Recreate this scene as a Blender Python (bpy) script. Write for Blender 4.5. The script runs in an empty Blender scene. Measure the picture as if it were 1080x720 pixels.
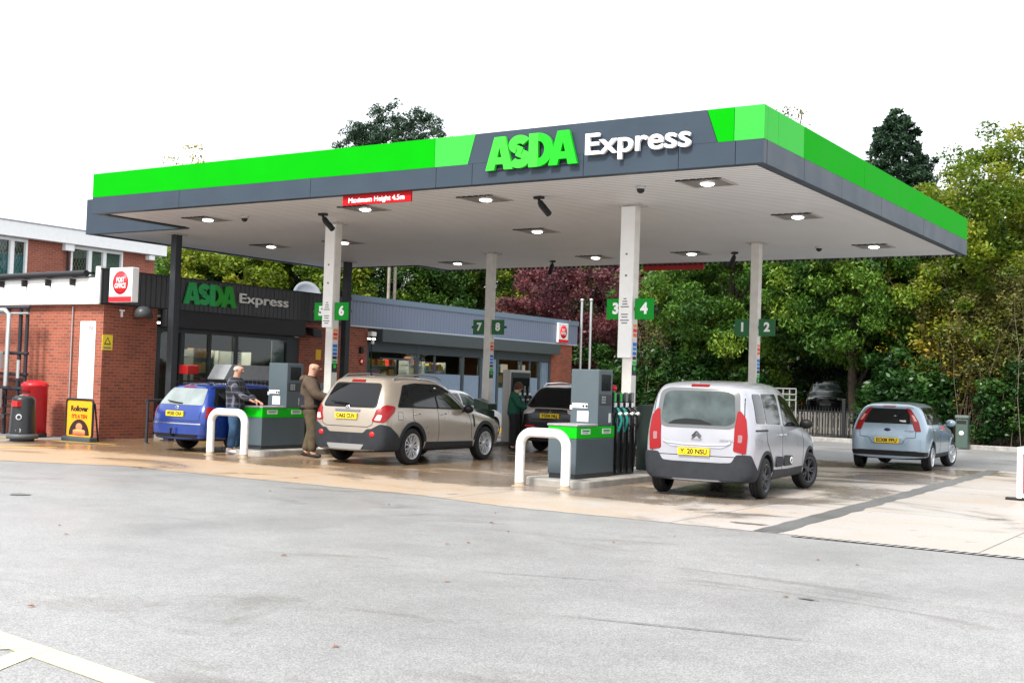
import bpy, bmesh, math, random
import numpy as np
from mathutils import Vector, Matrix
from mathutils.bvhtree import BVHTree
random.seed(7); RNG = np.random.default_rng(7)
R = math.radians
scene = bpy.context.scene
COL = scene.collection

# ------------------------------------------------------------------ camera
F_PX, YAW, PITCH, ROLL, EYE = 1276.2, -0.579, 0.035, 0.032, 1.65
_f = Vector((math.sin(YAW)*math.cos(PITCH), math.cos(YAW)*math.cos(PITCH), math.sin(PITCH)))
_r = Vector((math.cos(YAW), -math.sin(YAW), 0)); _u = _r.cross(_f)
CR = math.cos(ROLL)*_r + math.sin(ROLL)*_u
CU = -math.sin(ROLL)*_r + math.cos(ROLL)*_u
CP = Vector((0, 0, EYE))
def at(u, v, axis, val):
    """world point on the plane axis=val seen at photo position u,v (used only to read real positions)"""
    d = _f*F_PX + CR*(u-540) - CU*(v-360)
    return CP + d*((val-CP[axis])/d[axis])
cd = bpy.data.cameras.new('camera'); cam = bpy.data.objects.new('camera', cd); COL.objects.link(cam)
cam.matrix_world = Matrix(((CR.x, CU.x, -_f.x, 0), (CR.y, CU.y, -_f.y, 0), (CR.z, CU.z, -_f.z, EYE), (0, 0, 0, 1)))
cd.sensor_width = 36; cd.lens = 36*F_PX/1080; cd.clip_end = 2000; cd.clip_start = .1
scene.camera = cam

# ------------------------------------------------------------------ materials
MATS = {}
def nt(name):
    m = bpy.data.materials.new(name); m.use_nodes = True
    return m, m.node_tree.nodes, m.node_tree.links, m.node_tree.nodes['Principled BSDF']
def mat(name, col, rough=.5, metal=0, var=0, scale=8, bump=0, bscale=60, emit=0, coat=0, spec=.35):
    """plain procedural paint / plastic / metal with a little grime variation"""
    if name in MATS: return MATS[name]
    m, N, L, P = nt(name)
    P.inputs['Roughness'].default_value = rough; P.inputs['Metallic'].default_value = metal
    P.inputs['Specular IOR Level'].default_value = spec
    if coat: P.inputs['Coat Weight'].default_value = coat; P.inputs['Coat Roughness'].default_value = .13
    c = (*col, 1)
    if var:
        tc = N.new('ShaderNodeTexCoord'); no = N.new('ShaderNodeTexNoise'); no.inputs['Scale'].default_value = scale
        no.inputs['Detail'].default_value = 6; L.new(tc.outputs['Object'], no.inputs['Vector'])
        rp = N.new('ShaderNodeValToRGB'); rp.color_ramp.elements[0].position = .3; rp.color_ramp.elements[1].position = .7
        rp.color_ramp.elements[0].color = (*[x*(1-var) for x in col], 1)
        rp.color_ramp.elements[1].color = (*[min(1, x*(1+var*.6)) for x in col], 1)
        L.new(no.outputs['Fac'], rp.inputs['Fac']); L.new(rp.outputs['Color'], P.inputs['Base Color'])
        mr = N.new('ShaderNodeMapRange'); mr.inputs['To Min'].default_value = max(.02, rough-.12); mr.inputs['To Max'].default_value = min(1, rough+.15)
        L.new(no.outputs['Fac'], mr.inputs['Value']); L.new(mr.outputs['Result'], P.inputs['Roughness'])
    else: P.inputs['Base Color'].default_value = c
    if bump:
        tc2 = N.new('ShaderNodeTexCoord'); n2 = N.new('ShaderNodeTexNoise'); n2.inputs['Scale'].default_value = bscale
        L.new(tc2.outputs['Object'], n2.inputs['Vector'])
        b = N.new('ShaderNodeBump'); b.inputs['Strength'].default_value = bump; b.inputs['Distance'].default_value = .02
        L.new(n2.outputs['Fac'], b.inputs['Height']); L.new(b.outputs['Normal'], P.inputs['Normal'])
    if emit:
        P.inputs['Emission Color'].default_value = c; P.inputs['Emission Strength'].default_value = emit
    MATS[name] = m; return m

def window_glass(name='window_glass', tint=(.75, .82, .8), refl=.0):
    m, N, L, P = nt(name); N.remove(P)
    out = N['Material Output']
    t = N.new('ShaderNodeBsdfTransparent'); t.inputs['Color'].default_value = (*tint, 1)
    g = N.new('ShaderNodeBsdfGlossy'); g.inputs['Roughness'].default_value = .03
    lw = N.new('ShaderNodeLayerWeight'); lw.inputs['Blend'].default_value = .5
    fr = N.new('ShaderNodeMath'); fr.operation = 'POWER'; fr.inputs[1].default_value = 4; L.new(lw.outputs['Facing'], fr.inputs[0])
    ad = N.new('ShaderNodeMath'); ad.operation = 'MULTIPLY_ADD'; ad.inputs[1].default_value = .7; ad.inputs[2].default_value = .035+refl; ad.use_clamp = True
    mx = N.new('ShaderNodeMixShader')
    L.new(fr.outputs[0], ad.inputs[0]); L.new(ad.outputs[0], mx.inputs[0]); L.new(t.outputs[0], mx.inputs[1]); L.new(g.outputs[0], mx.inputs[2])
    L.new(mx.outputs[0], out.inputs['Surface']); MATS[name] = m; return m

def brick_mat(name, c1, c2, mortar, axis):
    m, N, L, P = nt(name)
    tc = N.new('ShaderNodeTexCoord'); sp = N.new('ShaderNodeSeparateXYZ'); cb = N.new('ShaderNodeCombineXYZ')
    L.new(tc.outputs['Object'], sp.inputs[0])
    ge = N.new('ShaderNodeNewGeometry'); sn = N.new('ShaderNodeSeparateXYZ'); L.new(ge.outputs['Normal'], sn.inputs[0])
    ab = N.new('ShaderNodeMath'); ab.operation = 'ABSOLUTE'; L.new(sn.outputs['Y'], ab.inputs[0]); gt = N.new('ShaderNodeMath'); gt.operation = 'GREATER_THAN'; gt.inputs[1].default_value = .6; L.new(ab.outputs[0], gt.inputs[0])
    mxx = N.new('ShaderNodeMix'); L.new(gt.outputs[0], mxx.inputs['Factor']); L.new(sp.outputs['Y'], mxx.inputs['A']); L.new(sp.outputs['X'], mxx.inputs['B'])
    L.new(mxx.outputs['Result'], cb.inputs[0]); L.new(sp.outputs['Z'], cb.inputs[1])
    b = N.new('ShaderNodeTexBrick'); b.inputs['Scale'].default_value = 1
    b.inputs['Brick Width'].default_value = .225; b.inputs['Row Height'].default_value = .075; b.inputs['Mortar Size'].default_value = .009
    b.inputs['Mortar Smooth'].default_value = .3; b.inputs['Bias'].default_value = -.2
    b.inputs['Color1'].default_value = (*c1, 1); b.inputs['Color2'].default_value = (*c2, 1); b.inputs['Mortar'].default_value = (*mortar, 1)
    L.new(cb.outputs[0], b.inputs['Vector'])
    n = N.new('ShaderNodeTexNoise'); n.inputs['Scale'].default_value = 1.3; n.inputs['Detail'].default_value = 7; L.new(tc.outputs['Object'], n.inputs['Vector'])
    n2 = N.new('ShaderNodeTexNoise'); n2.inputs['Scale'].default_value = 40; L.new(tc.outputs['Object'], n2.inputs['Vector'])
    mr = N.new('ShaderNodeMapRange'); mr.inputs['To Min'].default_value = .6; mr.inputs['To Max'].default_value = 1.25; L.new(n.outputs['Fac'], mr.inputs['Value'])
    mr2 = N.new('ShaderNodeMapRange'); mr2.inputs['To Min'].default_value = .7; mr2.inputs['To Max'].default_value = 1.3; L.new(n2.outputs['Fac'], mr2.inputs['Value'])
    mm = N.new('ShaderNodeMath'); mm.operation = 'MULTIPLY'; L.new(mr.outputs[0], mm.inputs[0]); L.new(mr2.outputs[0], mm.inputs[1])
    vm = N.new('ShaderNodeVectorMath'); vm.operation = 'SCALE'; L.new(b.outputs['Color'], vm.inputs[0]); L.new(mm.outputs[0], vm.inputs['Scale'])
    L.new(vm.outputs[0], P.inputs['Base Color']); P.inputs['Roughness'].default_value = .85
    bp = N.new('ShaderNodeBump'); bp.inputs['Strength'].default_value = .5; bp.inputs['Distance'].default_value = .008; bp.invert = True
    L.new(b.outputs['Fac'], bp.inputs['Height']); L.new(bp.outputs[0], P.inputs['Normal'])
    MATS[name] = m; return m

def ribbed_mat(name, col, period, axis, depth=.012, rough=.45, var=.1, joint=.35):
    """profiled sheet metal: ribs come from bump plus a thin darker line in each joint"""
    m, N, L, P = nt(name)
    tc = N.new('ShaderNodeTexCoord'); sp = N.new('ShaderNodeSeparateXYZ'); L.new(tc.outputs['Object'], sp.inputs[0])
    d = N.new('ShaderNodeMath'); d.operation = 'DIVIDE'; d.inputs[1].default_value = period; L.new(sp.outputs[axis], d.inputs[0])
    fr = N.new('ShaderNodeMath'); fr.operation = 'FRACT'; L.new(d.outputs[0], fr.inputs[0])
    rp = N.new('ShaderNodeValToRGB'); e = rp.color_ramp.elements
    e[0].position = 0; e[0].color = (0, 0, 0, 1); e[1].position = 1; e[1].color = (0, 0, 0, 1)
    a = e.new(.13); a.color = (1, 1, 1, 1); a = e.new(.87); a.color = (1, 1, 1, 1)
    L.new(fr.outputs[0], rp.inputs[0])
    bp = N.new('ShaderNodeBump'); bp.inputs['Strength'].default_value = 1; bp.inputs['Distance'].default_value = depth
    L.new(rp.outputs[0], bp.inputs['Height']); L.new(bp.outputs[0], P.inputs['Normal'])
    n = N.new('ShaderNodeTexNoise'); n.inputs['Scale'].default_value = .8; n.inputs['Detail'].default_value = 5; L.new(tc.outputs['Object'], n.inputs['Vector'])
    mr = N.new('ShaderNodeMapRange'); mr.inputs['To Min'].default_value = 1-var; mr.inputs['To Max'].default_value = 1+var*.5; L.new(n.outputs['Fac'], mr.inputs['Value'])
    mx = N.new('ShaderNodeMix'); mx.data_type = 'RGBA'
    mx.inputs['A'].default_value = (*[c*joint for c in col], 1); mx.inputs['B'].default_value = (*col, 1); L.new(rp.outputs[0], mx.inputs['Factor'])
    vm = N.new('ShaderNodeVectorMath'); vm.operation = 'SCALE'; L.new(mx.outputs['Result'], vm.inputs[0]); L.new(mr.outputs[0], vm.inputs['Scale'])
    L.new(vm.outputs[0], P.inputs['Base Color']); P.inputs['Roughness'].default_value = rough
    MATS[name] = m; return m

# ------------------------------------------------------------------ object bookkeeping
def tag(o, label=None, cat=None, group=None, kind=None):
    if label: o['label'] = label
    if cat: o['category'] = cat
    if group: o['group'] = group
    if kind: o['kind'] = kind
    return o
def thing(name, label, cat, loc=(0, 0, 0), rz=0, group=None):
    o = bpy.data.objects.new(name, None); COL.objects.link(o); o.location = loc; o.rotation_euler = (0, 0, rz)
    o.empty_display_size = .2
    return tag(o, label, cat, group)
def copy_tree(o, parent=None):
    c = o.copy(); COL.objects.link(c)
    if parent is not None: c.parent = parent
    for ch in list(o.children): copy_tree(ch, c)
    return c
def mesh_obj(name, V, F, mats, parent=None, fm=None, smooth=False, bevel=0):
    me = bpy.data.meshes.new(name); me.from_pydata([tuple(v) for v in V], [], F); 
    if not isinstance(mats, (list, tuple)): mats = [mats]
    for m in mats: me.materials.append(m)
    if fm: me.polygons.foreach_set('material_index', fm)
    if smooth: me.polygons.foreach_set('use_smooth', [True]*len(me.polygons))
    me.update()
    o = bpy.data.objects.new(name, me); COL.objects.link(o)
    if parent is not None: o.parent = parent
    if bevel:
        b = o.modifiers.new('bevel', 'BEVEL'); b.width = bevel; b.segments = 2; b.limit_method = 'ANGLE'; b.angle_limit = R(40)
        b.harden_normals = False
    return o

class MB:
    """collects shapes, then becomes one mesh object"""
    def __init__(s): s.V = []; s.F = []; s.M = []; s.S = []
    def add(s, V, F, m=0, smooth=False):
        b = len(s.V); s.V += [Vector(v) for v in V]; s.F += [tuple(i+b for i in f) for f in F]
        s.M += [m]*len(F); s.S += [smooth]*len(F); return s
    def box(s, x0, x1, y0, y1, z0, z1, m=0):
        V = [(x, y, z) for x in (x0, x1) for y in (y0, y1) for z in (z0, z1)]
        return s.add(V, [(0, 1, 3, 2), (4, 6, 7, 5), (0, 4, 5, 1), (2, 3, 7, 6), (0, 2, 6, 4), (1, 5, 7, 3)], m)
    def obox(s, c, ax, ay, az, m=0):
        c = Vector(c); ax, ay, az = Vector(ax), Vector(ay), Vector(az)
        V = [c+ax*i+ay*j+az*k for i in (-1, 1) for j in (-1, 1) for k in (-1, 1)]
        return s.add(V, [(0, 1, 3, 2), (4, 6, 7, 5), (0, 4, 5, 1), (2, 3, 7, 6), (0, 2, 6, 4), (1, 5, 7, 3)], m)
    def prism(s, pts, o, u, v, d, m=0):
        """polygon pts (a,b) in the plane o+a*u+b*v, extruded by vector d"""
        o, u, v, d = Vector(o), Vector(u), Vector(v), Vector(d); n = len(pts)
        A = [o+u*a+v*b for a, b in pts]; B = [p+d for p in A]
        F = [tuple(range(n)), tuple(range(2*n-1, n-1, -1))]+[(i, i+n, (i+1) % n+n, (i+1) % n) for i in range(n)]
        return s.add(A+B, F, m)
    def tube(s, pts, rad, n=10, m=0, cap=True, smooth=True):
        pts = [Vector(p) for p in pts]; k = len(pts)
        rads = rad if isinstance(rad, (list, tuple)) else [rad]*k
        V = []; F = []; ref = None
        for i, p in enumerate(pts):
            t = (pts[min(i+1, k-1)]-pts[max(i-1, 0)])
            if t.length < 1e-9: t = Vector((0, 0, 1))
            t.normalize()
            if ref is None: ref = t.orthogonal().normalized()
            ref = (ref-t*ref.dot(t)).normalized(); b = t.cross(ref)
            for j in range(n):
                a = 2*math.pi*j/n; V.append(p+(ref*math.cos(a)+b*math.sin(a))*rads[i])
        for i in range(k-1):
            for j in range(n): F.append((i*n+j, i*n+(j+1) % n, (i+1)*n+(j+1) % n, (i+1)*n+j))
        s.add(V, F, m, smooth)
        if cap: s.add(V[:n], [tuple(range(n-1, -1, -1))], m); s.add(V[-n:], [tuple(range(n))], m)
        return s
    def lathe(s, prof, o=(0, 0, 0), axis=(0, 0, 1), n=24, m=0, smooth=True):
        """prof = [(radius, height)]"""
        o = Vector(o); a = Vector(axis).normalized(); u = a.orthogonal().normalized(); v = a.cross(u); V = []; F = []
        for r, h in prof:
            for j in range(n):
                t = 2*math.pi*j/n; V.append(o+a*h+(u*math.cos(t)+v*math.sin(t))*max(r, 1e-4))
        for i in range(len(prof)-1):
            for j in range(n): F.append((i*n+j, i*n+(j+1) % n, (i+1)*n+(j+1) % n, (i+1)*n+j))
        return s.add(V, F, m, smooth)
    def build(s, name, mats, parent=None, bevel=0):
        o = mesh_obj(name, s.V, s.F, mats, parent, s.M, bevel=bevel)
        o.data.polygons.foreach_set('use_smooth', s.S)
        bm = bmesh.new(); bm.from_mesh(o.data); bmesh.ops.recalc_face_normals(bm, faces=bm.faces); bm.to_mesh(o.data); bm.free()
        return o

def arc(cx, cy, r, a0, a1, n):
    return [(cx+r*math.cos(R(a0+(a1-a0)*i/n)), cy+r*math.sin(R(a0+(a1-a0)*i/n))) for i in range(n+1)]
def rrect(x0, x1, z0, z1, r, n=5):
    return arc(x1-r, z1-r, r, 0, 90, n)+arc(x0+r, z1-r, r, 90, 180, n)+arc(x0+r, z0+r, r, 180, 270, n)+arc(x1-r, z0+r, r, 270, 360, n)
def text_obj(name, s, size, m, parent, loc, right, up, depth=.01, bold=0, width=None, align='CENTER', spacing=1, shear=0):
    """lettering as a real mesh; right/up are the text's axes, loc the centre of its baseline box"""
    cu = bpy.data.curves.new(name, 'FONT'); cu.body = s; cu.size = size; cu.extrude = depth/2; cu.offset = bold
    cu.align_x = align; cu.align_y = 'CENTER'; cu.space_character = spacing; cu.shear = shear; cu.resolution_u = 6
    t = bpy.data.objects.new(name+'_tmp', cu); COL.objects.link(t)
    dg = bpy.context.evaluated_depsgraph_get(); me = bpy.data.meshes.new_from_object(t.evaluated_get(dg)); me.name = name
    bpy.data.objects.remove(t)
    xs = [v.co.x for v in me.vertices]
    if width and xs:
        k = width/(max(xs)-min(xs)); c = (max(xs)+min(xs))/2
        for v in me.vertices: v.co.x = (v.co.x-c)*k
    r = Vector(right).normalized(); u = Vector(up).normalized(); n = r.cross(u); L = Vector(loc)
    for v in me.vertices: v.co = L+r*v.co.x+u*v.co.y+n*(v.co.z+depth/2)
    me.materials.clear(); me.materials.append(m)
    o = bpy.data.objects.new(name, me); COL.objects.link(o)
    if parent is not None: o.parent = parent
    return o

# ------------------------------------------------------------------ light
SUN_EL, SUN_AZ = R(47), R(180)     # azimuth measured from +Y towards +X
world = bpy.data.worlds.new('World'); scene.world = world; world.use_nodes = True
wn, wl = world.node_tree.nodes, world.node_tree.links
bg = wn['Background']; sky = wn.new('ShaderNodeTexSky'); sky.sky_type = 'NISHITA'; sky.sun_disc = False
sky.sun_elevation = SUN_EL; sky.sun_rotation = SUN_AZ; sky.air_density = 1.0; sky.dust_density = 4; sky.ozone_density = 1
mx = wn.new('ShaderNodeMix'); mx.data_type = 'RGBA'; mx.inputs['Factor'].default_value = .82
mx.inputs['B'].default_value = (11.5, 11.8, 12.2, 1)       # the white cloud layer
wl.new(sky.outputs[0], mx.inputs['A']); wl.new(mx.outputs['Result'], bg.inputs['Color']); bg.inputs['Strength'].default_value = .075
sl = bpy.data.lights.new('sun', 'SUN'); sl.energy = 2.5; sl.angle = R(12); sl.color = (1, .96, .9)
so = bpy.data.objects.new('sun', sl); COL.objects.link(so)
sd = Vector((math.sin(SUN_AZ)*math.cos(SUN_EL), math.cos(SUN_AZ)*math.cos(SUN_EL), math.sin(SUN_EL)))
so.rotation_euler = sd.to_track_quat('Z', 'Y').to_euler(); so.location = (0, -10, 30)
vs = scene.view_settings; vs.view_transform = 'Standard'; vs.look = 'None'; vs.gamma = 1; vs.exposure = 1.2
# ------------------------------------------------------------------ ground materials
def noise(N, L, vec, scale, detail=5, rough=.55, dist=0):
    n = N.new('ShaderNodeTexNoise'); n.inputs['Scale'].default_value = scale; n.inputs['Detail'].default_value = detail
    n.inputs['Roughness'].default_value = rough; n.inputs['Distortion'].default_value = dist; L.new(vec, n.inputs['Vector']); return n.outputs['Fac']
def ramp(N, L, fac, stops):
    r = N.new('ShaderNodeValToRGB'); e = r.color_ramp.elements
    e[0].position, e[0].color = stops[0][0], (*stops[0][1], 1); e[1].position, e[1].color = stops[-1][0], (*stops[-1][1], 1)
    for p, c in stops[1:-1]: k = e.new(p); k.color = (*c, 1)
    L.new(fac, r.inputs[0]); return r.outputs[0]
def mixc(N, L, f, a, b, mode='MIX'):
    m = N.new('ShaderNodeMix'); m.data_type = 'RGBA'; m.blend_type = mode
    for k, v in (('Factor', f), ('A', a), ('B', b)):
        if isinstance(v, (int, float)): m.inputs[k].default_value = v
        elif isinstance(v, tuple): m.inputs[k].default_value = (*v, 1)
        else: L.new(v, m.inputs[k])
    return m.outputs['Result']
def math_(N, L, op, a, b=None):
    m = N.new('ShaderNodeMath'); m.operation = op
    for i, v in enumerate((a, b)):
        if v is None: continue
        if isinstance(v, (int, float)): m.inputs[i].default_value = v
        else: L.new(v, m.inputs[i])
    return m.outputs[0]
def g3(x): return (x, x, x)

def asphalt_mat(name='asphalt', base=.245, dark=False):
    m, N, L, P = nt(name); tc = N.new('ShaderNodeTexCoord').outputs['Object']
    sp = noise(N, L, tc, 75, 3, .7); vor = N.new('ShaderNodeTexVoronoi'); vor.inputs['Scale'].default_value = 48; L.new(tc, vor.inputs['Vector'])
    mid = noise(N, L, tc, 2.2, 7, .65, .6); big = noise(N, L, tc, .22, 5, .55, .8)
    c = ramp(N, L, sp, [(.32, g3(base*.35)), (.46, g3(base*.9)), (.58, (base*1.15, base*1.14, base*1.13)), (.72, (base*1.8, base*1.78, base*1.75))])
    c2 = ramp(N, L, vor.outputs['Color'], [(0, g3(.78)), (1, g3(1.2))]); c = mixc(N, L, 1, c, c2, 'MULTIPLY')
    c = mixc(N, L, 1, c, ramp(N, L, mid, [(.3, g3(.91)), (.7, g3(1.08))]), 'MULTIPLY')
    c = mixc(N, L, 1, c, ramp(N, L, big, [(.36, (.86, .855, .86)), (.5, g3(1)), (.7, g3(1.06))]), 'MULTIPLY')
    # dry streaks, patch scars and small dark spots with a shape of their own
    mp = N.new('ShaderNodeMapping'); mp.inputs['Rotation'].default_value = (0, 0, R(38)); mp.inputs['Scale'].default_value = (.16, 1.3, 1); L.new(tc, mp.inputs[0])
    st = noise(N, L, mp.outputs[0], 1, 8, .62, 1.2); c = mixc(N, L, ramp(N, L, st, [(.66, g3(0)), (.70, g3(.12)), (.75, g3(0))]), c, g3(base*.45))
    mq = N.new('ShaderNodeMapping'); mq.inputs['Rotation'].default_value = (0, 0, R(40)); mq.inputs['Scale'].default_value = (.35, .9, 1); mq.inputs['Location'].default_value = (3.1, 1.7, 0); L.new(tc, mq.inputs[0])
    sm = ramp(N, L, noise(N, L, mq.outputs[0], .8, 9, .68, .9), [(.56, g3(0)), (.64, g3(.55)), (.8, g3(.8))])
    c = mixc(N, L, sm, c, mixc(N, L, 1, c, (.62, .57, .52), 'MULTIPLY')); L.new(c, P.inputs['Base Color'])
    wet = math_(N, L, 'SUBTRACT', noise(N, L, tc, .33, 4, .5, .5), math_(N, L, 'MULTIPLY', sm, .2))
    rr = ramp(N, L, wet, [(.38, g3(.34)), (.6, g3(.55))]); L.new(rr, P.inputs['Roughness'])
    b = N.new('ShaderNodeBump'); b.inputs['Strength'].default_value = .55; b.inputs['Distance'].default_value = .006; L.new(sp, b.inputs['Height']); L.new(b.outputs[0], P.inputs['Normal'])
    P.inputs['Specular IOR Level'].default_value = .55
    MATS[name] = m; return m

def concrete_mat(name='wet_concrete'):
    m, N, L, P = nt(name); tc = N.new('ShaderNodeTexCoord').outputs['Object']
    sx = N.new('ShaderNodeSeparateXYZ'); L.new(tc, sx.inputs[0])
    fine = noise(N, L, tc, 30, 6, .7); mid = noise(N, L, tc, 1.1, 7, .6, .8); big = noise(N, L, tc, .17, 5, .5, .6)
    c = ramp(N, L, big, [(.3, (.36, .31, .26)), (.5, (.38, .35, .32)), (.7, (.40, .38, .365))])
    # iron-brown staining, strongest towards the shop side
    w = math_(N, L, 'MULTIPLY', math_(N, L, 'ADD', sx.outputs['X'], 6), -.045)
    r1 = math_(N, L, 'ADD', mid, w)
    c = mixc(N, L, ramp(N, L, r1, [(.44, g3(0)), (.68, g3(.4)), (1.05, g3(.85))]), c, (.40, .265, .145))
    c = mixc(N, L, 1, c, ramp(N, L, fine, [(.3, g3(.8)), (.7, g3(1.15))]), 'MULTIPLY')
    # standing wet: darker and glossy, drawn out along the fall of the slab
    mp = N.new('ShaderNodeMapping'); mp.inputs['Scale'].default_value = (.55, .8, 1); mp.inputs['Rotation'].default_value = (0, 0, R(12)); L.new(tc, mp.inputs[0])
    wt = noise(N, L, mp.outputs[0], .55, 8, .6, 1.0)
    band = math_(N, L, 'MULTIPLY', math_(N, L, 'SUBTRACT', sx.outputs['Y'], 16.2), .16)
    band = math_(N, L, 'MINIMUM', math_(N, L, 'MAXIMUM', band, -.06), .08)
    rx = math_(N, L, 'MULTIPLY', math_(N, L, 'ADD', sx.outputs['X'], 6.2), -.2)
    rx = math_(N, L, 'MAXIMUM', math_(N, L, 'MINIMUM', rx, 0), -.14)
    wt = math_(N, L, 'ADD', math_(N, L, 'ADD', wt, band), rx)
    wf = ramp(N, L, wt, [(.46, g3(0)), (.54, g3(1))])
    c = mixc(N, L, wf, c, mixc(N, L, 1, c, (.56, .54, .52), 'MULTIPLY'))
    # oil drips
    oil = noise(N, L, tc, 3.3, 3, .5, .3); c = mixc(N, L, ramp(N, L, oil, [(.68, g3(0)), (.74, g3(.7))]), c, g3(.05))
    # sawn joints between the slabs
    jx = math_(N, L, 'ABSOLUTE', math_(N, L, 'SUBTRACT', math_(N, L, 'FRACT', math_(N, L, 'DIVIDE', math_(N, L, 'ADD', sx.outputs['X'], 30.26), 3.65)), .5))
    jy = math_(N, L, 'ABSOLUTE', math_(N, L, 'SUBTRACT', math_(N, L, 'FRACT', math_(N, L, 'DIVIDE', math_(N, L, 'SUBTRACT', sx.outputs['Y'], 15.1), 4.6)), .5))
    j = math_(N, L, 'LESS_THAN', math_(N, L, 'MINIMUM', jx, jy), .0032)
    c = mixc(N, L, math_(N, L, 'MULTIPLY', j, .75), c, g3(.07))
    L.new(c, P.inputs['Base Color'])
    rr = ramp(N, L, wt, [(.40, g3(.5)), (.54, g3(.24)), (.7, g3(.15))]); L.new(rr, P.inputs['Roughness'])
    b = N.new('ShaderNodeBump'); b.inputs['Distance'].default_value = .004; L.new(fine, b.inputs['Height'])
    L.new(ramp(N, L, wt, [(.45, g3(.4)), (.56, g3(.22))]), b.inputs['Strength']); L.new(b.outputs[0], P.inputs['Normal'])
    MATS[name] = m; return m

def sheet(name, pts, z, m, kind='structure'):
    o = mesh_obj(name, [(x, y, z) for x, y in pts], [tuple(range(len(pts)))], m); tag(o, kind=kind); return o
A_MAT = asphalt_mat(); C_MAT = concrete_mat()
G = 500
sheet('ground', [(-G, -G), (G, -G), (G, G), (-G, G)], 0, A_MAT)
edge = []; ek = [(-24.05, 13.1), (-19.3, 13.1), (-17.3, 14.05), (-10.7, 14.02), (-9, 13.66), (-4.95, 13.66)]; er = random.Random(4)
for (xa_, ya_), (xb_, yb__) in zip(ek, ek[1:]):
    for k in range(int((xb_-xa_)/.09)): s_ = k/int((xb_-xa_)/.09); edge.append((xa_+(xb_-xa_)*s_, ya_+(yb__-ya_)*s_+er.uniform(-.022, .022)))
sheet('concrete_forecourt', edge+[(-4.95, 13.66), (14, 13.66), (14, 29.6), (-24.05, 29.6)], .004, C_MAT)
sheet('concrete_forecourt', [(-24.05, 29.6), (-18.2, 29.6), (-18.2, 43), (-24.05, 43)], .004, C_MAT)
# tarmac strip let into the slab, with ragged edges
tr = []
for k in range(41):
    y = 13.68+16*k/40; tr.append((-5.28-.66*(k/40)-.15+random.uniform(-.025, .025), y))
tl = []
for k in range(41):
    y = 13.68+16*k/40; tl.append((-5.28-.66*(k/40)+.16+random.uniform(-.04, .04), y))
me_v = tr+tl[::-1]
D_MAT = asphalt_mat('new_tarmac', .125)
V = []; F = []
for k in range(41): V += [(tr[k][0], tr[k][1], .008), (tl[k][0], tl[k][1], .008)]
for k in range(40): F.append((2*k, 2*k+1, 2*k+3, 2*k+2))
tag(mesh_obj('tarmac_strip', V, F, D_MAT), kind='structure')
# ragged tarmac patches at the seam
def blot(name, cx, cy, rx, ry, m, z=.009, n=26, seed=0, rot=0):
    r = random.Random(seed); pts = []
    for k in range(n):
        a = 2*math.pi*k/n; q = r.uniform(.65, 1.15); x, y = rx*q*math.cos(a), ry*q*math.sin(a)
        pts.append((cx+x*math.cos(rot)-y*math.sin(rot), cy+x*math.sin(rot)+y*math.cos(rot)))
    return sheet(name, pts, z, m)
blot('tarmac_patch', -5.75, 14.35, .28, .09, D_MAT, seed=3)
blot('tarmac_patch', -14.02, 9.8, .16, .12, D_MAT, seed=5)
blot('tarmac_patch', -3.3, 9.5, .09, .03, D_MAT, seed=6)
blot('crack', -3.5, 7.75, 1.05, .011, D_MAT, seed=8, rot=.22, n=60)
blot('crack', -5.4, 9.0, .8, .008, D_MAT, seed=9, rot=.35, n=60)
# linear drain grating along the front of the slab
db = MB(); db.box(-4.9, 14, 13.48, 13.655, .002, .006, 0)
x = -4.9
while x < 13.9:
    db.add([(x, 13.49, .009), (x+.05, 13.49, .009), (x+.11, 13.645, .009), (x+.06, 13.645, .009)], [(0, 1, 2, 3)], 1); x += .105
tag(db.build('drain_channel', [mat('drain_black', (.012, .012, .012), .8), mat('cast_iron', (.34, .33, .32), .6, .2)]), kind='structure')
# worn yellow hatching bottom left
def yellow_mat():
    m, N, L, P = nt('road_paint'); tc = N.new('ShaderNodeTexCoord').outputs['Object']
    n = noise(N, L, tc, 55, 4, .7); n2 = noise(N, L, tc, 2.5, 5, .6)
    f = ramp(N, L, math_(N, L, 'ADD', n, math_(N, L, 'MULTIPLY', n2, .5)), [(.6, g3(0)), (.75, g3(1))])
    L.new(mixc(N, L, f, (.78, .70, .34), (.60, .54, .30)), P.inputs['Base Color']); P.inputs['Roughness'].default_value = .5
    b = N.new('ShaderNodeBump'); b.inputs['Strength'].default_value = .4; b.inputs['Distance'].default_value = .004; L.new(n, b.inputs['Height']); L.new(b.outputs[0], P.inputs['Normal'])
    return m
Y_MAT = yellow_mat()
def line(name, p, q, w, m, z=.004, kind='structure'):
    p, q = Vector((*p, 0)), Vector((*q, 0)); d = (q-p).normalized(); n = Vector((-d.y, d.x, 0))*w/2
    return sheet(name, [((p+n).x, (p+n).y), ((p-n).x, (p-n).y), ((q-n).x, (q-n).y), ((q+n).x, (q+n).y)], z, m, kind)
a = at(-160, 618, 2, 0); b = at(150, 725, 2, 0); line('yellow_line', (a.x, a.y), (b.x, b.y), .19, Y_MAT)
a = at(40, 684, 2, 0); b = at(-150, 760, 2, 0); line('yellow_line', (a.x, a.y), (b.x, b.y), .16, Y_MAT, .005)
a = at(34, 683, 2, 0); b = at(-90, 686, 2, 0); line('yellow_line', (a.x, a.y), (b.x, b.y), .07, Y_MAT, .006)
YB = mat('kerb_yellow', (.75, .5, .02), .6, var=.3)
line('yellow_line', (-26.0, 17.45), (-22.2, 17.9), .1, YB, .009)
line('yellow_line', (-26.3, 16.4), (-24.2, 16.9), .1, YB, .009)
a = at(0, 481, 2, 0); b = at(60, 472, 2, 0); line('yellow_line', (a.x-3, a.y-.4), (b.x, b.y), .12, YB, .009)
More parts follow.
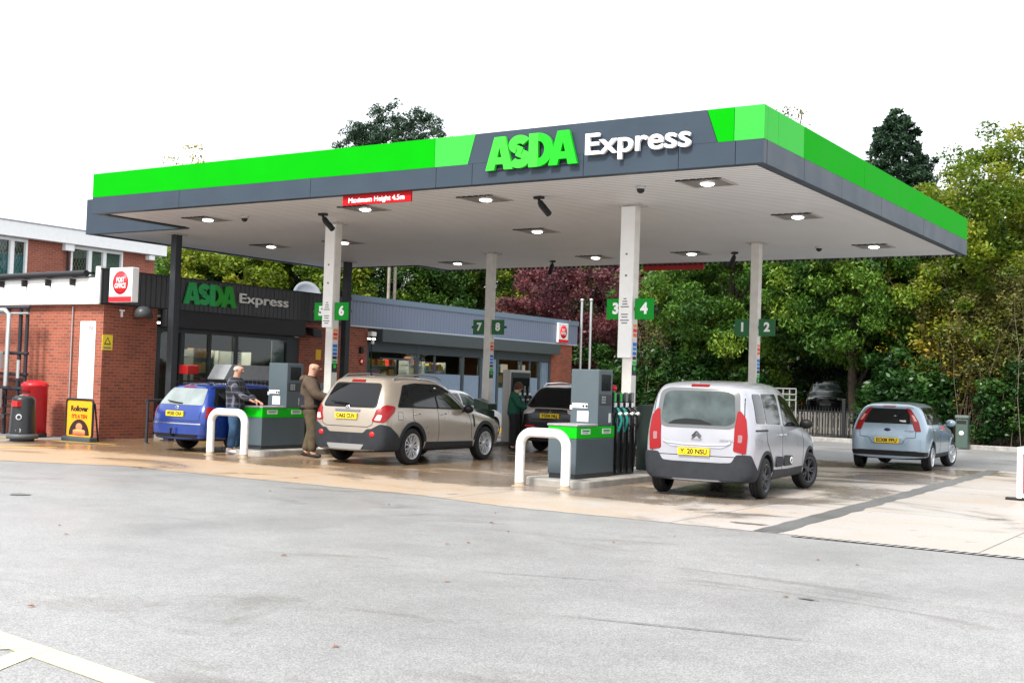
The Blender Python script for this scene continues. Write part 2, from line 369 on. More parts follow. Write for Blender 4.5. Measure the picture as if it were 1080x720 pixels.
# pavement and step in front of the shop
pv = MB(); pv.box(-24.15, -23.15, 18.0, 41.8, -.05, .1)
pm = mat('paving', (.3, .28, .25), .55, var=.3, scale=3, bump=.3)
# pavement starts past the handrail; the ground by the brick corner stays level
pv = MB(); pv.box(-24.0, -22.95, 20.5, 41.8, -.05, .11); tag(pv.build('pavement', pm, bevel=.015), kind='structure')
kb = MB(); kb.box(-22.95, -22.83, 20.5, 41.8, -.05, .115); tag(kb.build('kerb', YB, bevel=.015), kind='structure')
# back edge of the site: low kerb, leaf litter, planting bed
kb = MB(); kb.box(-20, 20, 41.45, 41.6, -.05, .14); tag(kb.build('kerb', mat('kerb_stone', (.3, .29, .27), .8, var=.3), bevel=.02), kind='structure')
def soil():
    m, N, L, P = nt('soil'); tc = N.new('ShaderNodeTexCoord').outputs['Object']
    L.new(ramp(N, L, noise(N, L, tc, 6, 8, .7), [(.35, (.035, .024, .014)), (.55, (.10, .07, .035)), (.7, (.2, .13, .05))]), P.inputs['Base Color']); P.inputs['Roughness'].default_value = .95
    return m
S_MAT = soil()
sheet('planting_bed', [(-12.4, 41.6), (60, 41.6), (60, 90), (-12.4, 90)], .1, S_MAT)
sheet('planting_bed', [(-60, 43.2), (-17, 43.2), (-17, 90), (-60, 90)], .1, S_MAT)
# two worn places and scattered fallen leaves
lv = MB(); r = random.Random(11)
for k in range(46):
    if k < 16: x, y = r.uniform(-8, 2), r.uniform(5, 13)
    elif k < 24: x, y = r.uniform(-16, -8), r.uniform(6, 13)
    else: x, y = r.uniform(-12, 3), r.uniform(40.5, 41.4)
    s = r.uniform(.018, .035); a = r.uniform(0, 6.28); t = r.uniform(.003, .012)
    c, sn = math.cos(a)*s, math.sin(a)*s
    lv.add([(x-c, y-sn, .006), (x-sn*.6, y+c*.6, .007+t), (x+c, y+sn, .006+t*.4), (x+sn*.6, y-c*.6, .007+t)], [(0, 1, 2, 3)], r.choice((0, 0, 1)))
tag(lv.build('fallen_leaves', [mat('dry_leaf', (.28, .09, .03), .7), mat('brown_leaf', (.16, .1, .05), .7)]), kind='stuff')
# ------------------------------------------------------------------ canopy
GREY = mat('fascia_grey', (.034, .050, .070), .42, var=.12, scale=1.5, spec=.25)
GREEN = mat('fascia_green', (.002, .34, .003), .55, var=.05, scale=1.2, spec=.03)
GREEN2 = mat('fascia_green_light', (.045, .48, .055), .5, var=.05, scale=1.2, spec=.05)
BLACK = mat('satin_black', (.012, .013, .015), .45)
DARK = mat('dark_post', (.028, .032, .038), .45, var=.2)
WHITE = mat('white_paint', (.78, .77, .75), .45, var=.07, scale=4)
COLW = mat('column_white', (.66, .64, .60), .5, var=.1, scale=5)
RED = mat('sign_red', (.45, .004, .008), .5, spec=.15)
CX, CY, CXL, CYB, HS, HM, HT = -6.66, 16.79, -21.93, 29.72, 5.02, 5.38, 5.89
WX, WY0, WY1 = -25.37, 19.27, 28.24
SOF = ribbed_mat('soffit_sheet', (.76, .77, .785), .15, 'Y', .014, .5, .1, .2)
can = thing('canopy', 'large flat forecourt canopy with green and grey fascia over the pumps', 'canopy', (0, 0, 0))
T = .14
sf = MB(); sf.box(CXL+T, CX-T, CY+T, CYB-.06, HS+.03, HS+.06); sf.box(WX+T, CXL+T-.002, WY0+T, WY1-.06, HS+.03, HS+.06)
sf.build('soffit', SOF, can)
rf = MB(); rf.box(CXL+T, CX-T, CY+T, CYB-.1, HT-.25, HT-.2); rf.box(WX+T, CXL+T-.002, WY0+T, WY1-.1, HT-.25, HT-.2); rf.build('roof_deck', mat('roof_deck', (.25, .25, .25), .8), can)
# profiled sheet ends seen as a corrugated black line along the back edge
be = MB()
y = CYB-.06
be.box(CXL, CX-.02, CYB-.06, CYB-.03, HS+.03, HS+.5, 0)
x = CXL
while x < CX-.1:
    be.box(x, x+.075, CYB-.03, CYB+.005, HS-.03, HS+.045, 0); x += .15
be.box(CXL, WX, WY1-.06, WY1-.03, HS+.0, HS+.5, 0)
be.build('back_trim', BLACK, can)
def fascia(name, y0, y1, x0, x1, z0, z1, m):
    b = MB(); b.box(x0, x1, y0, y1, z0, z1); return b.build(name, m, can, bevel=.004)
# front: grey board in panels, slim joints, green band above
def xf(u, v): return at(u, v, 1, CY).x
pan = [CXL]+[xf(u, 180) for u in (190, 328, 460, 498, 615, 715, 775)]+[CX]
xg0, xg1 = xf(459, 150), xf(501, 150)          # pale green panel, slanted end
xg0b = xf(459, 178); xs1, xs1b = xf(501.5, 144), xf(493, 177.5)
xr1, xr1b, xr2 = xf(746, 116.5), xf(757, 150), xf(774.5, 130)
front = thing  # (kept for readability)
for i in range(len(pan)-1):
    b = MB(); b.box(pan[i]+.004, pan[i+1]-.004, CY, CY+T, HS, HM-.002); b.build('fascia_panel', GREY, can, bevel=.004)
def pr(name, pts, m, y0=CY, d=T):
    b = MB(); b.prism(pts, (0, y0, 0), (1, 0, 0), (0, 0, 1), (0, d, 0)); return b.build(name, m, can, bevel=.003)
pr('green_band', [(CXL, HM), (xg0-.004, HM), (xg0-.004, HT), (CXL, HT)], GREEN)
pr('green_band', [(xg0+.004, HM), (xs1b, HM), (xs1, HT), (xg0+.004, HT)], GREEN2)
pr('sign_board', [(xs1b+.01, HM), (xr1b-.01, HM), (xr1-.01, HT), (xs1+.01, HT)], GREY)
pr('green_band', [(xr1b, HM), (xr2-.004, HM), (xr2-.004, HT), (xr1, HT)], GREEN)
pr('green_band', [(xr2+.004, HM), (CX, HM), (CX, HT), (xr2+.004, HT)], GREEN2)
# right-hand side (faces +x)
ys = [CY+T+.002]+[at(u, 200, 0, CX).y for u in (848, 888, 930, 975)]+[CYB]
yy = [CY+T+.002, at(821, 140, 0, CX).y, at(848, 160, 0, CX).y, at(912, 180, 0, CX).y, CYB]
for i in range(len(ys)-1):
    b = MB(); b.box(CX-T, CX, ys[i]+.004, ys[i+1]-.004, HS, HM-.002); b.build('fascia_panel', GREY, can, bevel=.004)
for i in range(len(yy)-1):
    b = MB(); b.box(CX-T, CX, yy[i]+.004, yy[i+1]-.004, HM, HT); b.build('green_band', (GREEN2, GREEN2, GREEN, GREEN)[i], can, bevel=.004)
# left side and the lower wing
fascia('fascia_panel', CY+T, WY0, CXL, CXL+T, HS, HT, GREY)
fascia('fascia_panel', WY0, WY0+T, WX, CXL+T, HS, HT, GREY)
fascia('fascia_panel', WY0+T, WY1, WX, WX+T, HS, HT, GREY)
fascia('fascia_panel', WY1-.03, CYB-.03, CXL, CXL+T, HS, HT, GREY)
# black drip trim round the underside
tb = MB(); tb.box(CXL+T, CX-T, CY+T, CY+T+.03, HS, HS+.04); tb.box(CX-T-.03, CX-T, CY+T, CYB-.06, HS, HS+.04); tb.box(CXL+T, CXL+T+.05, CY+T, WY0, HS, HS+.04)
tb.build('drip_trim', BLACK, can)
# columns
def column(x, y, w, m, z0=.0, lean=0):
    b = MB(); h = w/2
    b.box(x-h, x+h, y-h, y+h, z0, HS+.03); c = b.build('column', m, can, bevel=.012)
    p = MB(); p.box(x-h-.1, x+h+.1, y-h-.1, y+h+.1, HS+.004, HS+.028); 
    for k in range(4):
        for s in (-1, 1): p.lathe([(0, 0), (.018, 0), (.018, .02)], (x+s*(h+.06), y-h-.05+k*.1, HS-.015), n=8)
    p.build('cap_plate', mat('cap_plate', (.45, .44, .42), .6), c)
    f = MB(); f.box(x-h-.05, x+h+.05, y-h-.05, y+h+.05, z0, z0+.025); f.build('foot_plate', m, c)
    return c
CP_ = {'A1': (-10.45, 19.98), 'B1': (-17.77, 19.98), 'B2': (-17.77, 26.08), 'A2': (-10.45, 26.08)}
for k in CP_: column(*CP_[k], .2, COLW, .12)
column(-23.05, 20.15, .19, DARK); column(-23.2, 26.66, .19, DARK)
# ------------------------------------------------------------------ pump number signs and pole boards
SG = mat('sign_green', (.003, .26, .02), .5, spec=.15); SGD = mat('sign_green_dark', (.008, .12, .03), .45)
def numsign(x, y, z, s, n, m, where):
    t = thing('pump_number_sign', f'square green pump number sign reading {n} {where}', 'number sign', (x, y, z))
    b = MB(); b.box(-s/2, s/2, -.012, .012, -s/2, s/2); b.build('plate', m, t, bevel=.003)
    text_obj('numeral', str(n), s*.72, mat('sign_white', (.85, .85, .85), .4), t, (0, -.0125, 0), (1, 0, 0), (0, 0, 1), .006, .012)
    br = MB(); br.box(-s/2-.06, s/2+.06, .013, .03, -.03, .03); br.build('bracket', DARK, t)
    return t
sy = 19.86
for k, (n1, n2, side) in {'A1': (3, 4, 'front right'), 'B1': (5, 6, 'front left'), 'B2': (7, 8, 'back left'), 'A2': (1, 2, 'back right')}.items():
    x, y = CP_[k]; m = SG if k[1] == '1' else SGD; s = .385
    z = 3.105
    numsign(x-.1-s/2+.015, y-.06, z, s, n1, m, f'on the left of the {side} column'); numsign(x+.1+s/2+.02, y-.06, z, s, n2, m, f'on the right of the {side} column')
PRINT = mat('print_grey', (.2, .2, .2), .5)
for k in ('A1', 'B1'):
    x, y = CP_[k]
    t = thing('pole_board', 'long white notice board with small black print down the front %s column' % ('right' if k == 'A1' else 'left'), 'notice board', (x-.045, y-.1, 0))
    zb = 2.2 if k == 'A1' else 2.75
    b = MB(); b.box(-.14, .14, -.035, -.002, zb, HS-.01); b.build('board', mat('board_white', (.82, .82, .81), .4, var=.03), t, bevel=.006)
    for z, w in ((3.28, .03), (3.23, .05), (3.18, .055), (3.13, .085), (2.99, .07), (2.94, .06), (2.88, .09), (2.83, .06)):
        q = MB(); q.box(-.01-w, -.01+w, -.038, -.0355, z, z+.022); q.build('print', PRINT, t)
    for z in (3.72, 4.12): q = MB(); q.lathe([(0, 0), (.02, 0), (.02, .01)], (0, -.036, z), (0, -1, 0), n=10); q.build('rivet', PRINT, t)
STK = [mat('sticker_%d' % i, c, .5) for i, c in enumerate([(.7, .12, .05), (.75, .25, .04), (.65, .02, .03), (.6, .6, .6), (.02, .12, .5), (.02, .25, .6), (.02, .4, .08), (.02, .02, .03)])]
for k, nm in (('A1', 'front right'), ('A2', 'back right'), ('B1', 'front left'), ('B2', 'back left')):
    x, y = CP_[k]; t = thing('sticker_strip', f'vertical strip of small coloured card symbols on the {nm} column', 'sticker', (x+.101, y, 2.1 if k == 'A1' else 2.0))
    b = MB()
    for j in range(9): b.box(0, .004, -.07, .07, .66-j*.085, .725-j*.085, (1, 2, 0, 3, 4, 5, 4, 7, 6)[j])
    b.box(0, .005, -.085, .085, -.22, -.03, 7); b.build('symbols', STK, t)
    g = MB(); g.lathe([(0, 0), (.045, 0), (.045, .004)], (.006, 0, -.09), (1, 0, 0), n=16); g.build('green_dot', mat('dot_green', (.02, .6, .05), .5), t)
# ------------------------------------------------------------------ canopy lettering
WHL = mat('letter_white', (.86, .86, .86), .35); GRL = mat('letter_green', (.004, .46, .006), .35); GRL2 = mat('letter_green_light', (.035, .56, .03), .35)
def stroke_poly(pts): return pts
def letters_sign(name, label, cat, origin, right, H, m1, m2, mw, depth, ex_off, ex_w, ex_h, slant=0.0):
    """heavy green capitals drawn as real outlines, then smaller white word"""
    t = thing(name, label, cat, origin); HZ = H*.88
    r = Vector(right).normalized(); up = Vector((0, 0, 1)); n = r.cross(up)
    def P(pts, m, nm, dz=0):
        b = MB(); b.prism([(x*H, z*HZ) for x, z in pts], n*(.03+dz), r, up, n*depth); return b.build(nm, [m], t)
    def A(x0, m, dz):
        w = .86; b = MB()
        out = [(x0, 0), (x0+.27, 0), (x0+.315, .17), (x0+.545, .17), (x0+.59, 0), (x0+w, 0), (x0+.60, 1), (x0+.26, 1)]
        # left leg, right leg, crossbar and crown as separate solids so the counter stays open
        P([(x0, 0), (x0+.27, 0), (x0+.44, .72), (x0+.43, 1), (x0+.26, 1)], m, 'letter_stroke', dz)
        P([(x0+w, 0), (x0+.59, 0), (x0+.42, .72), (x0+.43, 1), (x0+.60, 1)][::-1], m, 'letter_stroke', dz+.001)
        P([(x0+.25, .17), (x0+.61, .17), (x0+.56, .38), (x0+.30, .38)], m, 'letter_stroke', dz+.0005)
    def S(x0, m, dz):
        # thick S as a swept band
        c = []
        for a in np.linspace(20, 270, 15): c.append((x0+.36+.21*math.cos(R(a)), .715+.155*math.sin(R(a))))
        for a in np.linspace(90, -160, 15): c.append((x0+.36+.22*math.cos(R(a)), .285+.155*math.sin(R(a))))
        w = .125; Lp, Rp = [], []
        for i, p in enumerate(c):
            q0, q1 = c[max(0, i-1)], c[min(len(c)-1, i+1)]; tx, tz = q1[0]-q0[0], q1[1]-q0[1]; l = math.hypot(tx, tz) or 1
            Lp.append((p[0]-tz/l*w, p[1]+tx/l*w)); Rp.append((p[0]+tz/l*w, p[1]-tx/l*w))
        b = MB()
        for i in range(len(c)-1):
            b.prism([(x*H, z*HZ) for x, z in (Lp[i], Lp[i+1], Rp[i+1], Rp[i])], n*(.03+dz), r, up, n*depth)
        b.build('letter_s', [m], t)
    def D(x0, ml, mr_, dz):
        o_ = [(x0, 0), (x0+.30, 0)]; 
        P([(x0, 0), (x0+.28, 0), (x0+.28, 1), (x0, 1)], ml, 'letter_stroke', dz)
        b = MB(); aa = np.linspace(90, -90, 15)
        for i in range(14):
            p = [(x0+.28+.46*math.cos(R(a)), .5+.5*math.sin(R(a))) for a in (aa[i], aa[i+1])]
            q = [(x0+.28+.20*math.cos(R(a)), .5+.26*math.sin(R(a))) for a in (aa[i+1], aa[i])]
            b.prism([(x*H, z*HZ) for x, z in p+q], n*(.03+dz+.001), r, up, n*depth)
        b.build('letter_bowl', [mr_], t)
    A(0, m2, 0); S(.70, m2, .004); D(1.36, m2, m1, .008); A(1.97, m1, .012)
    text_obj('word', 'Express', ex_h, mw, t, r*ex_off+up*(H*.43)+n*.03, r, up, depth, ex_h*.014, width=ex_w, align='CENTER')
    bk = MB(); bk.prism([(-.02, .02*H), (2.8*H, .02*H), (2.8*H, .06*H), (-.02, .06*H)], n*.002, r, up, n*.026); bk.build('rail', [DARK], t)
    return t
xa = at(512, 186, 1, CY-.08); xb = at(609, 176, 1, CY-.08); xe0 = at(617, 170, 1, CY-.08); xe1 = at(728, 160, 1, CY-.08)
HL = (xb.x-xa.x)/2.83
letters_sign('canopy_sign', 'raised green capitals and white word on the front of the canopy', 'sign', (xa.x, CY-.0, HS+.2), (1, 0, 0), HL, GRL, GRL2, WHL, .06,
             (xe0.x+xe1.x)/2-xa.x, xe1.x-xe0.x, .48)
# ------------------------------------------------------------------ things under the canopy
LG = mat('lamp_glow', (1, .96, .9), .4, emit=7); LH = mat('lamp_housing', (.20, .19, .18), .5); SLOT = BLACK
def lamp():
    t = thing('ceiling_light', 'square recessed canopy light', 'light', (0, 0, HS+.03))
    b = MB(); b.box(-.4, .4, -.36, .36, -.012, -.002); b.build('frame', mat('lamp_frame', (.42, .40, .38), .5), t)
    b = MB(); b.box(-.33, .33, -.30, .30, -.02, -.0125); b.build('housing', LH, t)
    b = MB(); b.box(-.40, .40, -.375, -.361, -.02, -.003)
    for k in range(6): b.box(-.38+k*.13, -.30+k*.13, -.42, -.3755, -.022, -.001)
    b.build('vent_slots', SLOT, t)
    b = MB(); b.lathe([(.0, -.05), (.08, -.046), (.105, -.034), (.115, -.021)], (0, 0, 0), n=20); b.build('bulb_cover', LG, t)
    return t
l0 = lamp(); spots = [(-8.2, 18.25, 'front right corner of the canopy'), (-8.16, 22.4, 'right edge, between the corner lights'), (-8.2, 27.5, 'back right corner of the canopy'),
    (-12.8, 27.65, 'back edge beside the red sign'), (-15.6, 27.75, 'back edge between the two back columns'), (-12.67, 18.34, 'front edge under the raised lettering'), (-14.2, 22.6, 'middle of the canopy between the columns'),
    (-20.25, 28, 'back edge beyond the left columns'), (-15.69, 18.49, 'front edge behind the red height sign'), (-22.63, 22.95, 'left wing over the blue car'), (-20.17, 18.48, 'front left part of the canopy'), (-20.07, 22.9, 'behind the front left column')]
for i, (x, y, w) in enumerate(spots):
    o = l0 if i == 0 else copy_tree(l0); o.location = (x, y, HS+.03); tag(o, 'square recessed canopy light at the '+w if 'behind' not in w[:7] else 'square recessed canopy light just '+w, group='canopy ceiling lights')
def cctv(x, y, label, yaw):
    t = thing('security_camera', label, 'camera', (x, y, HS+.03), yaw)
    b = MB(); b.box(-.09, .09, -.06, .06, -.05, 0); b.build('base', BLACK, t, bevel=.01)
    b = MB(); b.tube([(0, 0, -.04), (.02, 0, -.12), (.07, 0, -.17)], .025); b.build('arm', BLACK, t)
    b = MB(); b.tube([(.03, 0, -.10), (.07, 0, -.16), (.26, 0, -.34)], [.05, .062, .06], 12); b.build('housing', BLACK, t)
    return t
cctv(-11.58, 18.45, 'black bullet camera hanging left of the front right column', -.2); cctv(-17.0, 18.7, 'black bullet camera hanging beside the front left column', .1)
cctv(-11.67, 27.7, 'small black camera hanging from the back edge near the right columns', 2.4); cctv(-17.19, 28.2, 'small black camera hanging from the back edge beside the back left column', 2.4)
for x, y, l in ((-18.99, 18.43, 'small black dome camera at the front left of the canopy'), (-9.38, 18.17, 'small black dome camera right of the front right column'), (-9.38, 27.2, 'small black dome camera beside the back right column')):
    t = thing('dome_camera', l, 'camera', (x, y, HS+.03)); b = MB(); b.lathe([(.0, -.0), (.09, -.0), (.085, -.04), (.07, -.045)], n=16); b.build('ring', mat('dome_ring', (.5, .5, .5), .5), t)
    b = MB(); b.lathe([(.07, -.046), (.06, -.09), (.03, -.115), (0, -.12)], n=16); b.build('dome', BLACK, t)
p0, p1 = at(362, 217.5, 1, CY+.1), at(434, 211, 1, CY+.1)
t = thing('height_sign', 'narrow red sign giving the maximum height, under the front fascia', 'sign', ((p0.x+p1.x)/2, CY+.1, HS-.085)); w = (p1.x-p0.x)/2
b = MB(); b.box(-w, w, -.02, .02, -.105, .085); b.build('plate', RED, t, bevel=.003)
text_obj('lettering', 'Maximum Height 4.5m', .13, WHL, t, (0, -.0205, -.02), (1, 0, 0), (0, 0, 1), .004, .003, width=w*1.64)
t = thing('height_sign', 'red sign panel seen from behind at the back edge of the canopy', 'sign', (-14.3, CYB+.03, HS-.05))
b = MB(); b.box(-.9, .9, -.02, .02, -.1, .12); b.build('plate', mat('sign_dark_red', (.35, .01, .012), .5), t, bevel=.003)
# ------------------------------------------------------------------ the shop
BRX = BRY = brick_mat('brick', (.34, .078, .040), (.20, .046, .027), (.26, .17, .125), 'x')
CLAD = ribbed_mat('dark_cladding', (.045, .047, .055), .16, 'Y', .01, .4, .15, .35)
CLADL = ribbed_mat('cladding_pale_reflection', (.21, .25, .345), .16, 'Y', .01, .4, .1, .6)  # same cladding; its lighter reflection is put into this paler blue-grey colour
FRM = mat('shopfront_grey', (.065, .085, .10), .45, var=.1); PANB = mat('shopfront_blue_panel', (.22, .30, .41), .45, var=.08)
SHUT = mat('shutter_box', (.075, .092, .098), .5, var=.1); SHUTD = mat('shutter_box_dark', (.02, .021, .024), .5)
WPVC = mat('white_pvc', (.88, .88, .87), .4, var=.04); GLZ = window_glass()
XF, XW = -24.1, -24.16
shop = thing('petrol_station_shop', 'single storey brick shop with dark cladding band and shopfront windows', 'shop', (0, 0, 0))
def sb(name, boxes, m, parent=shop, bevel=0):
    b = MB()
    for q in boxes: b.box(*q)
    return b.build(name, m, parent, bevel)
# walls (the end wall faces the camera, the long wall faces the pumps)
sb('wall', [(-40, XW, 18.97, 19.25, -.1, 3.3)], BRY)
sb('wall', [(XW-.28, XW-.001, 19.252, 20.6, -.1, 3.3)], BRX)
sb('wall', [(XW-.28, XW, 25.78, 28.8, -.1, 3.3)], BRX)
sb('wall', [(XW-.28, XW, 39.75, 41.3, -.1, 3.3), (-34, XW-.3, 41.0, 41.3, -.1, 3.3)], BRX)
sb('wall', [(XW-5.5, XW-5.3, 19.3, 41, -.1, 3.3)], mat('inner_wall', (.04, .035, .03), .8))
sb('floor', [(XW-5.3, XW-.02, 20.5, 39.8, .0, .105)], mat('shop_floor', (.25, .24, .22), .4, var=.2))
sb('ceiling', [(XW-5.3, XW-.02, 19.4, 41, 3.2, 3.26)], mat('shop_ceiling', (.04, .04, .04), .8))
sb('roof', [(-42, XF-.05, 19.1, 41.2, 3.9, 3.96)], mat('felt_roof', (.08, .08, .085), .9, var=.2))
# white boarded end of the roof with a black gutter under a sloping verge
sb('white_fascia', [(-42, -24.28, 18.80, 18.96, 3.25, 3.88)], WPVC, bevel=.01)
sb('corner_post', [(-24.28, XF-.02, 18.78, 18.95, 3.25, 4.15)], WPVC)
b = MB(); b.tube([(-42, 18.72, 3.86), (-24.55, 18.72, 3.98)], .085, 10); b.box(-42, -24.5, 18.7, 18.95, 3.985, 4.02)
for k in range(13): b.box(-25.1-k*.95, -25.04-k*.95, 18.66, 18.8, 3.70, 3.86)
b.build('gutter', BLACK, shop)
# cladding band
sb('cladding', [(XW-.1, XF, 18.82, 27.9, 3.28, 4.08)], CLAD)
sb('cladding', [(XW-.1, XF, 27.905, 41.6, 3.28, 4.02)], CLADL)
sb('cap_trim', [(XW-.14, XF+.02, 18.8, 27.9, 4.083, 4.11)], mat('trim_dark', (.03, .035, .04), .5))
sb('cap_trim', [(XW-.14, XF+.03, 27.905, 41.65, 4.023, 4.2)], mat('trim_blue_grey', (.17, .23, .30), .45))
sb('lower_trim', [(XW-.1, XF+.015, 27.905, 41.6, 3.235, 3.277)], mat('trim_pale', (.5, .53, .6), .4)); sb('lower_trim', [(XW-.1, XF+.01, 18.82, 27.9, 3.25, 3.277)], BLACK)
# shutter boxes
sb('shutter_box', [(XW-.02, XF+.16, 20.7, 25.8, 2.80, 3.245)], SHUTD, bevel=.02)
sb('shutter_box', [(XW-.02, XF+.22, 29.2, 39.95, 2.82, 3.23)], SHUT, bevel=.02)
# shopfront 1
XG = XW-.08
sb('shopfront_frame', [(XG-.05, XG+.06, 20.6, 20.75, .1, 2.8), (XG-.05, XG+.06, 21.42, 21.54, .1, 2.8), (XG-.05, XG+.06, 25.3, 25.78, .1, 2.8), (XG-.05, XG+.06, 23.3, 23.42, .1, 2.8), (XG-.05, XG+.06, 22.4, 22.46, .1, 2.8),
   (XG-.05, XG+.055, 20.76, 25.29, 2.70, 2.8), (XG-.05, XG+.055, 20.76, 25.29, .1, .35), (XG-.05, XG+.05, 23.43, 25.28, .36, .9)], mat('frame_dark', (.03, .036, .042), .45))
sb('window', [(XG-.01, XG+.002, 20.76, 22.39, .36, 2.69)], GLZ); sb('window', [(XG-.01, XG+.002, 22.47, 23.29, .36, 2.69)], GLZ)
sb('window', [(XG-.01, XG+.002, 23.43, 25.29, .91, 2.69)], GLZ)
sb('inner_panel', [(XG-.06, XG-.03, 24.8, 25.29, .92, 2.66)], mat('grey_panel', (.17, .18, .17), .6))
# shopfront 2
fr = []
for y in (28.8, 31.35, 33.9, 35.0, 36.05, 37.6, 38.9): fr.append((XG-.05, XG+.06, y, y+.13, .1, 2.82))
fr += [(XG-.05, XG+.055, 28.94, 39.74, 2.52, 2.82), (XG-.05, XG+.055, 28.94, 39.74, .1, .4), (XG-.05, XG+.06, 39.62, 39.75, .1, 2.5)]
sb('shopfront_frame', fr, FRM)
sb('window', [(XG-.01, XG+.002, 28.94, 31.34, .41, 2.51)], GLZ)
for y0, y1 in ((31.5, 33.9), (34.05, 35), (37.75, 38.9)):
    sb('infill_panel', [(XG-.02, XG+.01, y0, y1, .41, 1.9)], PANB); sb('window', [(XG-.01, XG+.002, y0, y1, 1.905, 2.51)], GLZ)
sb('infill_panel', [(XG-.02, XG+.03, 35.14, 36.04, .41, 2.51)], PANB)
sb('window', [(XG-.01, XG+.002, 36.19, 37.59, 1.5, 2.51)], GLZ); sb('infill_panel', [(XG-.02, XG+.01, 36.19, 37.59, .41, 1.495)], PANB)
b = MB()
for k in range(5): b.box(XG+.0, XG+.03, 39.05+k*.12, 39.12+k*.12, .41, 2.5)
b.build('infill_panel', PANB, shop)
sb('glazing_bar', [(XG-.02, XG+.03, 32.35, 32.42, 1.91, 2.5), (XG-.02, XG+.03, 38.3, 38.36, 1.91, 2.5), (XG-.02, XG+.03, 29.5, 31.0, 2.3, 2.35)], FRM)
# strip lights inside
b = MB()
for y in (22.2, 23.3, 24.4, 30, 31.5): b.box(-26.5, -26.42, y, y+.85, 3.0, 3.05)
b.build('strip_light', mat('tube_glow', (1, .95, .85), .5, emit=3), shop)
for y in (22.6, 24.2, 30.2, 32.6, 36.8):     # the lit ceiling lamps inside the shop
    al = bpy.data.lights.new('shop_lamp', 'AREA'); al.shape = 'RECTANGLE'; al.size = .3; al.size_y = 1.3; al.energy = 26; al.color = (1, .88, .7)
    ao = bpy.data.objects.new('shop_lamp', al); COL.objects.link(ao); ao.location = (-25.2, y, 3.1)
# shelving with goods inside the windows
gc = [(.6, .05, .03), (.65, .4, .05), (.05, .25, .5), (.7, .68, .6), (.1, .35, .1), (.5, .15, .3), (.75, .55, .1), (.08, .08, .08), (.7, .3, .1)]
GM = [mat('goods_%d' % i, c, .5) for i, c in enumerate(gc)]
def shelving(y0, y1, x, label, zs=(.3, .75, 1.2, 1.6, 2.0), seed=1):
    t = thing('display_shelf', label, 'shelf', (x, (y0+y1)/2, .105)); h = (y1-y0)/2; r = random.Random(seed)
    b = MB(); b.box(-.32, -.28, -h, h, 0, 2.2)
    for z in zs: b.box(-.28, .1, -h, h, z-.02, z)
    for s in (-h, h-.03): b.box(-.28, .1, s, s+.03, 0, 2.2)
    b.build('rack', mat('rack_white', (.5, .5, .48), .5), t)
    g = MB()
    for z in zs:
        y = -h+.05
        while y < h-.12:
            w = r.uniform(.07, .2); c = r.randrange(9); hh = r.uniform(.15, .3)
            for q in range(r.choice((1, 1, 2, 3))):
                if y+w > h-.04: break
                if r.random() > .12: g.box(-.2, .06, y, y+w*.93, z+.001, z+hh, c)
                y += w
    o = g.build('goods', GM, t); o['kind'] = 'stuff'
shelving(22.5, 23.25, -25.0, 'shelf of small goods just inside the shop door', seed=2)
shelving(23.5, 24.75, -25.1, 'shelf of small goods under the window right of the shop door', (.3, .7, 1.1, 1.5), seed=5)
shelving(20.9, 21.35, -25.1, 'narrow shelf of bottles at the left edge of the shopfront', seed=9)
shelving(29.0, 31.2, -25.0, 'wide shelf of goods in the first window past the brick wall', (.5, 1.1, 1.6, 2.0), seed=3)
shelving(31.6, 32.3, -24.8, 'shelf in the high window with red and orange stock', (1.2, 1.7, 2.05), seed=6)
shelving(32.6, 33.8, -24.9, 'shelf in the high window beside the blue panel', (1.2, 1.9), seed=7)
shelving(36.3, 37.5, -24.9, 'shelf in the window left of the far brick pier', (1.2, 1.6, 2), seed=8)
def plate(name, label, cat, c, w, h, m, n=(1, 0, 0), th=.012):
    t = thing(name, label, cat, c); b = MB()
    if n[0]: b.box(0, th, -w/2, w/2, -h/2, h/2)
    else: b.box(-w/2, w/2, -th, 0, -h/2, h/2)
    b.build('panel', m, t); return t
PAPER = mat('paper', (.6, .66, .58), .6)
p = at(251, 377.5, 0, XG+.06); t = plate('window_notice', 'pale paper notice stuck on the shop window right of the door', 'notice', (XG+.01, p.y, p.z), .34, .33, PAPER)
for k in range(4): b = MB(); b.box(.0125, .014, -.11, .11-.02*(k % 2), .09-.07*k, .115-.07*k); b.build('print', PRINT, t)
p = at(195, 388.5, 0, -23.9); b = MB(); t = thing('trolley_basket', 'red plastic shopping basket behind the blue car by the shop window', 'basket', (-23.75, p.y, .11))
b.box(-.16, .16, -.19, .19, p.z-.25, p.z-.02); b.box(-.03, .03, -.03, .03, 0, p.z-.25, 1); b.box(-.15, .15, -.15, .15, 0, .04, 1); b.build('stack', [mat('basket_red', (.5, .02, .02), .4), mat('stand_dark', (.04, .04, .045), .5)], t, bevel=.02)
for (u, v, w, h, c, l) in ((524+8, 376, .45, .3, (.45, .4, .28), 'cream poster in the high window under the far end of the cladding'), (551, 376.5, .4, .32, (.42, .38, .3), 'cream poster in the last high window before the far pier')):
    p = at(u, v, 0, XG+.02); plate('window_poster', l, 'poster', (XG+.012, p.y, 2.2), w, h, mat('poster_cream_%d' % u, c, .6))
p = at(335.5, 374, 0, XW); plate('wall_sign', 'small yellow notice on the brick wall right of the first shopfront', 'sign', (XW, p.y, p.z), .22, .3, mat('sign_yellow', (.75, .45, .02), .5))
